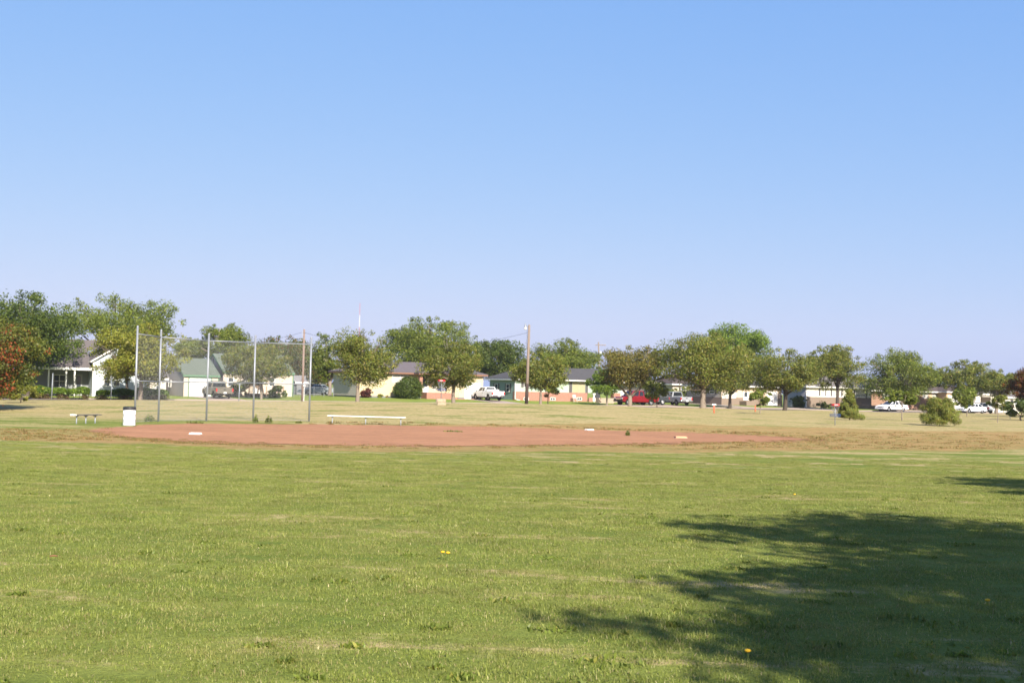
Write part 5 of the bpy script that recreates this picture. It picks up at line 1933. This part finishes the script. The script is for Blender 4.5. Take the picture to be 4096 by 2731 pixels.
x0, xz, z0, zt = H.rect(2376, 1530, 2400, 1585)
dr = H.box('door', x0, xz, -0.08, -0.022, 0.3, zt, mat('door_dark2', (0.05, 0.05, 0.055)))
MB().box(x0 + .1, xz - .1, -0.1, -0.081, 1.2, zt - .1).build('door_pane', PANE, dr)
H.box('brick_pier', H.fx(2452), H.fx(2478), -0.2, 0.6, -0.5, H.fz(2465, 1572), RED_BRICK)
x0, xz, z0, zt = H.rect(2486, 1557, 2592, 1618, 1.0)
H.garage_door(x0, xz, -0.05, zt, y=1.0)
H.box('lamp', (x0 + xz) / 2 - .1, (x0 + xz) / 2 + .1, 0.85, 0.978, zt + 0.3, zt + 0.5, DGREY)
Hs, Ho = H.s, H.o
# yard things of the green house
X, Y = st(on_front(2311, 1600, -2.0)[0], -1.4)
ch = thing('garden_chair', 'pale folding garden chair tilted against the brick skirt', 'chair', g3(X, Y), TH)
wht = mat('chair_white', (0.68, 0.64, 0.58))
for x in (-0.22, 0.22):
    MB().tube([(x, -0.2, -0.02), (x, 0.2, 0.45), (x, 0.35, 0.95)], [0.016] * 3, 6).build('frame', wht, ch)
    MB().tube([(x, 0.25, -0.02), (x, -0.2, 0.45)], [0.016] * 2, 6).build('leg', wht, ch)
for k in range(4):
    MB().box(-0.22, 0.22, -0.2 + k * .11, -0.12 + k * .11, 0.44, 0.46).build('seat_slat', wht, ch)
for k in range(4):
    MB().box(-0.22, 0.22, 0.24 + k * .03, 0.26 + k * .03, 0.55 + k * .1, 0.63 + k * .1).build('back_slat', wht, ch)
X, Y = st(on_front(2398, 1608, -4.5)[0], -4.5)
pl = thing('block_planter', 'low planter of tan concrete blocks in the green house yard', 'planter', g3(X, Y), TH)
blk_m = mat('tan_block', (0.42, 0.34, 0.26), rough=0.95, var=0.15, scale=5)
wl = on_front(2455, 1608, -4.5)[0] - on_front(2398, 1608, -4.5)[0]
nb = 6
for r in range(4):
    for k in range(nb):
        off = 0.5 * (r % 2)
        xa_, xb_ = wl * (k + off) / nb, wl * (k + 1 + off) / nb
        xb_ = min(xb_, wl)
        MB().box(xa_ + .008, xb_ - .008, -0.1 + 0.01 * ((k * 7 + r * 3) % 3), 0.12, -0.1 + 0.2 * r, 0.088 + 0.2 * r).build('block', blk_m, pl)
for r in range(4):
    for yy in (0.13, 0.53):
        MB().box(0, 0.2, yy, yy + .38, -0.1 + .2 * r, .088 + .2 * r).build('block', blk_m, pl)
X, Y = st(on_front(2392, 1600, -1.8)[0], -0.8)
fg = thing('garden_urn', 'white garden urn with plant on the porch edge', 'urn', g3(X, Y, 0.0), TH)
MB().lathe([(0.001, -0.05), (0.22, -0.05), (0.2, 0.5), (0.1, 0.55), (0.08, 0.8), (0.2, 1.0), (0.22, 1.15), (0.18, 1.15)], 14).build('bowl', TRIMW, fg, smooth=True)
rg = np.random.default_rng(8)
C = rg.normal(size=(160, 3)) * 0.13 + np.array([0, 0, 1.3])
V, cc = leaves(rg, C, unit(rg.normal(size=(160, 3))), 0.09, PAL['bright'])
link('plant', fast_mesh('plant', V, cols=cc), LEAF, fg)

# ---- taupe house
w_tp_shade = mat('wall_taupe_shade', (0.46, 0.40, 0.34), rough=0.7, var=0.04)  # side walls darker and greyer than the front, shade painted in
w_pk = mat('wall_peach', (0.66, 0.50, 0.36), rough=0.7, var=0.04)
H = House('taupe ranch house with brown brick skirt and white garage door', 2886, -1.0, -0.05)
x1 = H.fx(3126)
z1 = H.fz(2960, 1547)
dep = on_side(2747, 1600, H.s)[0] - H.o
zb = 1.05
H.siding((0, 0), (x1, 0), zb, z1, w_pk, 0.24)
H.siding((0, dep), (0, 0), zb, z1, w_tp_shade, 0.24)
H.siding((x1, 0), (x1, dep), -0.5, z1, w_tp_shade, 0.24)
H.box('brick_skirt', -0.05, H.fx(3060), -0.08, dep, -0.6, zb, TAUPE_BRICK)
zr = z1 + 1.9
H.hip_roof(0, x1, 0, dep, z1 + 0.2, zr, shingle('shingle_dark', (0.075, 0.068, 0.068)), ov=0.6)
for a, c in ((2888, 2916), (2922, 2942)):
    x0, xz, z0, zt = H.rect(a, 1568, c, 1592)
    H.window(x0, xz, z0, zt, y=-0.02, pane=BLIND)
x0, xz, z0, zt = H.rect(2972, 1566, 2992, 1600)
dr = H.box('door', x0, xz, -0.14, -0.082, z0, zt, TRIMW)
MB().box(x0 + .1, xz - .25, -0.16, -0.141, z0 + .5, zt - .1).build('door_pane', PANE, dr)
H.box('brick_porch', H.fx(2957), H.fx(2998), -1.6, -0.1, -0.5, 0.55, TAUPE_BRICK)
x0, xz, z0, zt = H.rect(3068, 1568, 3106, 1624)
H.garage_door(x0, xz, 0.0, zt)
H.box('brick_pier', H.fx(3112), x1 + 0.04, -0.12, -0.03, -0.5, 1.5, TAUPE_BRICK)
H.window(1.5, 2.7, 1.5, 2.3, y=0.0, side=True, shutters=0.3)
# far part of the house left, seen under the big tree
H = House('pale house front with white eave half hidden behind the big tree', 2690, 9.0, 0.0)
x1 = H.fx(2760)
H.shell(x1, 5, 2.7, mat('wall_sand', (0.62, 0.52, 0.40)))
H.hip_roof(0, x1, 0, 5, 2.85, 4.3, shingle('shingle_brown', (0.09, 0.07, 0.065)), ov=0.5)
x0, xz, z0, zt = H.rect(2722, 1548, 2744, 1575)
H.window(x0, xz, z0, zt, shutters=0.3)

# ---- white house with brick skirt
w_wh = mat('wall_white', (0.80, 0.755, 0.66), rough=0.7, var=0.03)
w_wh_shade = mat('wall_white_shade', (0.50, 0.48, 0.50), rough=0.7, var=0.03)  # shaded copy of the white for the left wall, shade painted in
H = House('white ranch house with brown brick skirt and dark shutters', 3224, -1.2, -0.15)
x1 = H.fx(3482)
z1 = H.fz(3330, 1551)
zb = H.fz(3300, 1587)
dep = on_side(3132, 1615, H.s)[0] - H.o
H.siding((0, 0), (x1, 0), zb, z1, w_wh, 0.24)
H.siding((0, dep), (0, 0), -0.5, z1, w_wh_shade, 0.24)
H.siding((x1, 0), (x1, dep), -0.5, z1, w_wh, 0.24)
H.box('brick_skirt', 0.0, x1 + .04, -0.08, 0.6, -0.6, zb, TAUPE_BRICK)
H.hip_roof(0, x1, 0, dep, z1 + 0.2, z1 + 2.0, shingle('shingle_grey4', (0.20, 0.18, 0.175)), ov=0.6)
for a, b, c, d_, n_, sh in ((3281, 1555, 3299, 1582, 1, .3), (3328, 1558, 3362, 1584, 2, .3), (3420, 1560, 3461, 1590, 2, .3)):
    x0, xz, z0, zt = H.rect(a, b, c, d_)
    H.window(x0, xz, z0, zt, cols=n_, rows=2, shutters=sh, pane=BLIND)
H.box('corner_board', -0.1, 0.03, -0.11, -0.085, -0.3, zb, TRIMW)
H.box('porch_slab', H.fx(3435), H.fx(3480), -2.0, -0.1, -0.5, 0.35, conc)

# ---- brown brick house
H = House('brown brick house hidden by the large leafy tree', 3486, 3.0, -0.3)
x1 = H.fx(3800)
z1 = 2.75
H.box('wall', 0, x1, 0, 8, -0.5, z1, BROWN_BRICK)
H.hip_roof(0, x1, 0, 8, z1 + 0.2, z1 + 2.0, shingle('shingle_brown', (0.09, 0.07, 0.065)), ov=0.6)
for a, c in ((3530, 3556), (3690, 3712), (3728, 3745)):
    x0, xz, z0, zt = H.rect(a, 1562, c, 1592)
    H.window(x0, xz, max(z0, .7), zt, y=0.0, pane=BLIND)
x0, xz = H.fx(3714), H.fx(3727)
H.box('tan_panel', x0, xz, -0.04, -0.002, -0.3, 2.6, mat('panel_tan', (0.66, 0.44, 0.27)))
# ---- tan garage with white door
H = House('tan garage with white overhead door left of the open garage', 3786, 1.0, -0.35, name='garage', cat='garage')
x1 = H.fx(3858)
H.shell(x1, 6, 2.9, mat('wall_orange_tan', (0.62, 0.42, 0.25)))
H.hip_roof(0, x1, 0, 6, 3.05, 4.2, shingle('shingle_brown', (0.09, 0.07, 0.065)), ov=0.4)
H.garage_door(x1 * .1, x1 * .9, 0.0, 2.3)
# ---- open garage
H = House('white garage standing open with a dark interior', 3902, -1.5, -0.5, name='garage', cat='garage')
x1 = H.fx(3975)
z1 = H.fz(3940, 1578)
xo0, xo1 = H.fx(3921), H.fx(3963)
zo = H.fz(3940, 1586)
H.siding((0, 0), (xo0, 0), -0.5, z1, w_wh, 0.24)
H.siding((xo1, 0), (x1, 0), -0.5, z1, w_wh, 0.24)
H.siding((xo0, 0), (xo1, 0), zo, z1, w_wh, 0.24)
H.siding((0, 7), (0, 0), -0.5, z1, w_wh, 0.24)
H.siding((x1, 0), (x1, 7), -0.5, z1, w_wh, 0.24)
H.box('back_wall', 0.05, x1 - 0.05, 6.8, 6.95, -0.5, z1, DGREY)
H.box('floor_slab', 0.05, x1 - 0.05, 0.02, 6.8, -0.5, -0.02, conc)
H.hip_roof(0, x1, 0, 7, z1 + 0.2, z1 + 1.5, shingle('shingle_grey4', (0.20, 0.18, 0.175)), ov=0.4)
# ---- last white house
H = House('white bungalow at the far right behind the rust-red tree', 3992, -2.0, -0.55)
x1 = H.fx(4135)
H.shell(x1, 7, 2.6, w_wh)
H.gable_roof(0, x1, 0, 7, 2.6, 4.4, shingle('shingle_grey4', (0.20, 0.18, 0.175)), ov=0.4)
H.window(x1 * .15, x1 * .3, 0.9, 2.0)
H.window(x1 * .45, x1 * .62, 0.9, 2.0, cols=2)
H.box('door', x1 * .34, x1 * .41, -0.07, -0.021, 0, 2.05, mat('door_dark2', (0.05, 0.05, 0.055)))

# driveways
def drive(label, pa, pb, o0, o1, dz=0.02, flare=0.6):
    s0, s1 = on_front(pa, 1595, o1)[0], on_front(pb, 1595, o1)[0]
    n = 24
    mb = MB()
    for k in range(n):
        t = k / (n - 1)
        o = o0 + (o1 - o0) * t
        f = flare * max(0, 1 - t * 5)
        for j in range(5):
            s = (s0 - f) + (s1 - s0 + 2 * f) * j / 4
            X, Y = st(s, o)
            mb.v.append((X, Y, float(bil(X, Y)) + dz))
    for k in range(n - 1):
        for j in range(4):
            i = k * 5 + j
            mb.f.append((i, i + 1, i + 6, i + 5))
    tag(mb.build('driveway', conc), label, 'driveway', kind='structure')


drive('concrete driveway up to the cream garage', 745, 870, -11.8, 2.0)
drive('concrete driveway beside the yellow house garage', 1855, 1960, -11.8, -0.3)
drive('concrete driveway before the sage green house garage', 2485, 2600, -11.8, 0.6)
drive('concrete driveway left of the taupe house', 2690, 2760, -11.8, 6.0)
drive('concrete driveway to the taupe house garage', 3065, 3110, -11.8, -1.2)
drive('concrete driveway between taupe and white houses', 3140, 3215, -11.8, -1.0)
drive('concrete driveway to the tan garage', 3790, 3850, -11.8, 0.9)
drive('concrete driveway to the open garage', 3915, 3965, -11.8, -1.6)

# ------------------------------------------------------------------ vehicles
TYRE = mat('tyre_rubber', (0.018, 0.018, 0.019), rough=0.85, var=0.2)
RIM = mat('alloy_rim', (0.45, 0.45, 0.46), rough=0.35, metal=0.7, var=0.1)
CARGLASS = glass_mat('car_glass', (0.018, 0.022, 0.026), 0.05)
REDL = mat('tail_light_red', (0.45, 0.02, 0.02), rough=0.25, var=0.05)
HEADL = mat('head_light', (0.7, 0.7, 0.7), rough=0.15, var=0.05)
PLATE = mat('plate_white', (0.7, 0.7, 0.72), rough=0.5)
CHROME = mat('chrome', (0.6, 0.6, 0.62), rough=0.2, metal=0.9, var=0.05)


def paint(name, col):
    m = mat(name, col, rough=0.35, var=0.05, scale=1.5, spec=0.3)
    m.node_tree.nodes['Principled BSDF'].inputs['Coat Weight'].default_value = 0.15
    m.node_tree.nodes['Principled BSDF'].inputs['Coat Roughness'].default_value = 0.08
    return m


def arch(xc, r, zc, zbot):
    """wheel-arch points going front to back along the underside (decreasing x is handled by caller)"""
    a0 = math.asin(max(-1, min(1, (zbot - zc) / r)))
    return [(xc + r * math.cos(t), zc + r * math.sin(t)) for t in np.linspace(math.pi - a0, a0, 9)]


def vehicle(label, s, o, heading, colm, kind='pickup', L=5.4, W=1.9, Hh=1.8, cat=None, name=None, cover=None, drop=0.0):
    """heading: world angle of the nose; (s,o) street position of the centre"""
    X, Y = st(s, o)
    zg = float(bil(X, Y)) + 0.035
    root = thing(name or ('pickup_truck' if kind == 'pickup' else 'car'), label, cat or ('pickup truck' if kind == 'pickup' else 'car'), (X, Y, zg), heading, 'vehicles parked by the houses')
    wr = 0.38 if kind == 'pickup' else 0.33
    if kind == 'suv':
        wr = 0.37
    x0, x1 = -L / 2, L / 2
    xr, xf = x0 + (1.15 if kind == 'pickup' else 0.95), x1 - 0.92
    zb = 0.42 if kind == 'pickup' else 0.28
    if kind == 'suv':
        zb = 0.36
    zbelt = {'pickup': 1.10, 'suv': 1.05, 'sedan': 0.92}[kind]
    zh = {'pickup': 1.06, 'suv': 1.0, 'sedan': 0.82}[kind]
    ar = wr + 0.07
    bottom = [(x0 + 0.02, zb + 0.12)] + arch(xr, ar, wr, zb) + arch(xf, ar, wr, zb) + [(x1 - 0.06, zb + 0.06)]
    if kind == 'pickup':
        topp = [(x1, zb + 0.35), (x1 - 0.02, zh - 0.12), (x1 - 0.22, zh), (x1 - 1.25, zbelt), (x0 + 0.02, zbelt + 0.04), (x0, zbelt)]
        cab = (x0 + 0.38 * L, x1 - 1.15, x0 + 0.38 * L + 0.10, x1 - 1.15 - 0.72)
    elif kind == 'suv':
        topp = [(x1, zb + 0.3), (x1 - 0.03, zh - 0.12), (x1 - 0.2, zh), (x1 - 1.15, zbelt), (x0 + 0.05, zbelt), (x0, zbelt - 0.2)]
        cab = (x0 + 0.04, x1 - 1.05, x0 + 0.28, x1 - 1.05 - 0.75)
    else:
        topp = [(x1, zb + 0.22), (x1 - 0.05, zh - 0.15), (x1 - 0.3, zh - 0.03), (x1 - 1.2, zbelt - 0.01), (x0 + 0.75, zbelt + 0.02), (x0 + 0.06, zbelt), (x0, zbelt - 0.22)]
        cab = (x0 + 0.55, x1 - 1.1, x0 + 1.25, x1 - 1.1 - 0.95)
    MB().prism_y(bottom + topp, -W / 2, W / 2).build('body', colm, root, bevel=0.05)
    cb0, cb1, ct0, ct1 = cab
    wb, wt = W / 2 - 0.05, W / 2 - 0.24
    zb_, zt_ = zbelt - 0.04, Hh
    cabm = MB().hexa([(cb0, -wb, zb_), (cb1, -wb, zb_), (cb1, wb, zb_), (cb0, wb, zb_)], [(ct0, -wt, zt_), (ct1, -wt, zt_), (ct1, wt, zt_), (ct0, wt, zt_)])
    cabo = cabm.build('cab' if kind == 'pickup' else 'cabin', colm, root, bevel=0.06)

    def panel(nm, f, u0, u1, v0, v1, m, outv):
        """thin solid patch on a sloped cab face f(u,v)->point"""
        q = [Vector(f(u0, v0)), Vector(f(u1, v0)), Vector(f(u1, v1)), Vector(f(u0, v1))]
        ov = Vector(outv) * 0.012
        iv = Vector(outv) * -0.03
        MB().hexa([p + iv for p in q], [p + ov for p in q]).build(nm, m, cabo)

    for sg in (-1, 1):
        def side(u, v, sg=sg):
            zb2, zt2 = zb_, zt_
            xb = cb0 + (cb1 - cb0) * u
            xt = ct0 + (ct1 - ct0) * u
            return (xb + (xt - xb) * v, sg * (wb + (wt - wb) * v), zb2 + (zt2 - zb2) * v)
        splits = ((0.06, 0.34), (0.39, 0.66), (0.70, 0.93)) if kind != 'pickup' else ((0.08, 0.36), (0.44, 0.92))
        for u0, u1 in splits:
            panel('side_window', side, u0, u1, 0.16, 0.86, CARGLASS, (0, sg, 0.2))
    fr = lambda u, v: (cb1 + (ct1 - cb1) * v, (-wb + 2 * wb * u) + ((-wt + 2 * wt * u) - (-wb + 2 * wb * u)) * v, zb_ + (zt_ - zb_) * v)
    panel('windshield', fr, 0.06, 0.94, 0.12, 0.92, CARGLASS, (0.8, 0, 0.5))
    re = lambda u, v: (cb0 + (ct0 - cb0) * v, (-wb + 2 * wb * u) + ((-wt + 2 * wt * u) - (-wb + 2 * wb * u)) * v, zb_ + (zt_ - zb_) * v)
    panel('rear_window', re, 0.08, 0.92, 0.20, 0.88, CARGLASS, (-0.9, 0, 0.3))
    # doors: thin seams as raised panels, handles
    for sg in (-1, 1):
        dx0, dx1 = cb0 + 0.25, cb1 - 0.05
        dr = MB().box(dx0, dx1, sg * (W / 2 - 0.01), sg * (W / 2 + 0.008), zb + 0.15, zbelt - 0.08).build('door', colm, root, bevel=0.006)
        MB().box(dx0 + 0.1, dx0 + 0.28, sg * (W / 2 + 0.009), sg * (W / 2 + 0.035), zbelt - 0.20, zbelt - 0.16).build('door_handle', BLACK, dr)
        MB().box(cb1 - 0.30, cb1 - 0.16, sg * (W / 2 - 0.02), sg * (W / 2 + 0.2), zbelt + 0.02, zbelt + 0.17).build('mirror', BLACK, root, bevel=0.03)
        for xc in (xr, xf):
            tm = MB().lathe([(wr * 0.55, 0.0), (wr * 0.9, 0.0), (wr, 0.03), (wr, 0.20), (wr * 0.9, 0.23), (wr * 0.55, 0.23)], 22, (0, 0, 0), axis='y')
            tm.v = [(v[0] + xc, (v[1] - 0.115) + sg * (W / 2 - 0.13), v[2] + wr) for v in tm.v]
            wh = thing_child('wheel', root)
            tm.build('tyre', TYRE, wh, smooth=True)
            rm = MB().lathe([(0.001, 0.0), (wr * 0.15, 0.005), (wr * 0.2, -0.015), (wr * 0.5, -0.03), (wr * 0.60, 0.0), (wr * 0.60, -0.1)], 18, (0, 0, 0), axis='y')
            rm.v = [(v[0] + xc, v[1] * sg + sg * (W / 2 - 0.045), v[2] + wr) for v in rm.v]
            rm.build('rim', RIM, wh, smooth=True)
        MB().box(x0 - 0.012, x0 + 0.06, sg * (W / 2 - 0.16), sg * (W / 2 + 0.005), zbelt - 0.38, zbelt - 0.05).build('tail_light', REDL, root, bevel=0.01)
        MB().box(x1 - 0.16, x1 + 0.008, sg * (W / 2 - 0.42), sg * (W / 2 - 0.02), zh - 0.28, zh - 0.12).build('headlight', HEADL, root, bevel=0.02)
    bumpm = CHROME if kind == 'pickup' else colm
    MB().box(x0 - 0.16, x0 - 0.005, -W / 2 + 0.05, W / 2 - 0.05, zb + 0.08, zb + 0.26).build('rear_bumper', bumpm if cover != 'body' else colm, root, bevel=0.03)
    MB().box(x1 - 0.02, x1 + 0.10, -W / 2 + 0.04, W / 2 - 0.04, zb + 0.02, zb + 0.22).build('front_bumper', BLACK if kind == 'pickup' else colm, root, bevel=0.03)
    MB().box(x1 - 0.03, x1 + 0.015, -W / 2 + 0.45, W / 2 - 0.45, zb + 0.28, zh - 0.14).build('grille', BLACK if kind != 'pickup' else CHROME, root, bevel=0.01)
    MB().box(x0 - 0.175, x0 - 0.161, -0.16, 0.16, zb + 0.09, zb + 0.24).build('licence_plate', PLATE, root)
    MB().box(x0 + 0.4, x1 - 0.4, -W / 2 + 0.25, W / 2 - 0.25, zb - 0.12, zb + 0.02).build('chassis', BLACK, root)
    if kind == 'pickup':
        tg = MB().box(x0 - 0.014, x0 + 0.02, -W / 2 + 0.18, W / 2 - 0.18, zb + 0.30, zbelt + 0.02).build('tailgate', colm, root, bevel=0.012)
        MB().box(x0 - 0.03, x0 - 0.015, -0.12, 0.12, zbelt - 0.2, zbelt - 0.1).build('tailgate_handle', BLACK, tg)
        MB().box(x0 + 0.1, cb0 - 0.05, -W / 2 + 0.12, W / 2 - 0.12, zbelt + 0.03, zbelt + 0.055).build('bed_shade_sheet', BLACK if cover != 'toolbox' else DGREY, root)  # dark sheet in place of the open bed's shaded inside
        if cover == 'toolbox':
            MB().box(cb0 - 0.62, cb0 - 0.08, -W / 2 + 0.06, W / 2 - 0.06, zbelt + 0.056, zbelt + 0.26).build('toolbox', WHITE, root, bevel=0.02)
        if cover == 'cap':
            MB().hexa([(x0 + 0.05, -wb, zbelt + .03), (cb0 - .02, -wb, zbelt + .03), (cb0 - .02, wb, zbelt + .03), (x0 + 0.05, wb, zbelt + .03)],
                      [(x0 + 0.5, -wt, Hh - .02), (cb0 - .02, -wt, Hh - .02), (cb0 - .02, wt, Hh - .02), (x0 + .5, wt, Hh - .02)]).build('bed_cap', BLACK, root, bevel=0.05)
    return root


def thing_child(name, parent):
    o = bpy.data.objects.new(name, None)
    o.empty_display_size = 0.1
    COL.objects.link(o)
    o.parent = parent
    return o


IN = TH + math.pi / 2           # nose towards the houses
LEFT = TH + math.pi             # nose along the street, to the left


def park(px, o, **kw):
    s = on_front(px, 1600, o)[0]
    return s, o


s, o = park(868, -3.6)
vehicle('olive grey pickup parked nose-in at the cream garage', s, o, IN, paint('paint_olive', (0.135, 0.122, 0.095)), L=5.5, W=1.95, Hh=1.88, cover='body')
s, o = park(1952, -3.0)
vehicle('white pickup with tool box parked beside the green house', s, o, IN, paint('paint_white', (0.80, 0.78, 0.77)), L=5.3, W=1.8, Hh=1.68, cover='toolbox')
s, o = park(2545, -9.0)
vehicle('red pickup parked across the green house driveway', s, o, LEFT, paint('paint_red', (0.19, 0.005, 0.009)), L=5.7, W=2.0, Hh=1.88, cover='cap')
s, o = park(2600, -5.2)
vehicle('dark sport utility vehicle half hidden behind the red pickup', s, o, LEFT - 0.25, paint('paint_dark', (0.035, 0.04, 0.045)), kind='suv', L=4.8, W=1.9, Hh=1.85, name='sport_utility_vehicle', cat='car')
s, o = park(2700, -5.5)
vehicle('grey pickup seen from behind beside the big tree', s, o, IN - 0.05, paint('paint_grey', (0.30, 0.31, 0.325)), L=5.4, W=1.9, Hh=1.82)
s, o = park(3567, -13.4)
vehicle('white sedan parked on the street beside the large tree', s, o, LEFT, paint('paint_white2', (0.82, 0.81, 0.82)), kind='sedan', L=4.7, W=1.82, Hh=1.45)
s, o = park(3885, -13.4)
vehicle('white sedan parked before the open garage', s, o, LEFT, paint('paint_white2', (0.82, 0.81, 0.82)), kind='sedan', L=4.7, W=1.82, Hh=1.45)
s, o = park(3922, -6.5)
vehicle('silver sport utility vehicle on the open garage driveway', s, o, IN, paint('paint_silver', (0.5, 0.5, 0.52)), kind='suv', L=4.5, W=1.8, Hh=1.65, name='sport_utility_vehicle', cat='car')
s, o = park(1262, 21)
vehicle('grey-blue car glimpsed behind the chain-link yard fence', s, o, LEFT, paint('paint_pale', (0.30, 0.34, 0.36)), kind='sedan', L=4.6, W=1.8, Hh=1.45)

# ------------------------------------------------------------------ thin late-summer haze
hz = MB().box(-1400, 1400, -120, 1500, -6.0, 75.0).build('haze', None)
hm = bpy.data.materials.new('haze_air')
hm.use_nodes = True
hn = hm.node_tree.nodes
hn.remove(hn['Principled BSDF'])
pv = hn.new('ShaderNodeVolumePrincipled')
pv.inputs['Color'].default_value = (0.93, 0.95, 1.0, 1)
pv.inputs['Density'].default_value = 0.00014
pv.inputs['Anisotropy'].default_value = 0.2
hm.node_tree.links.new(pv.outputs[0], hn['Material Output'].inputs['Volume'])
hz.data.materials.append(hm)
tag(hz, 'thin pale haze in the air over the park', 'haze', kind='stuff')
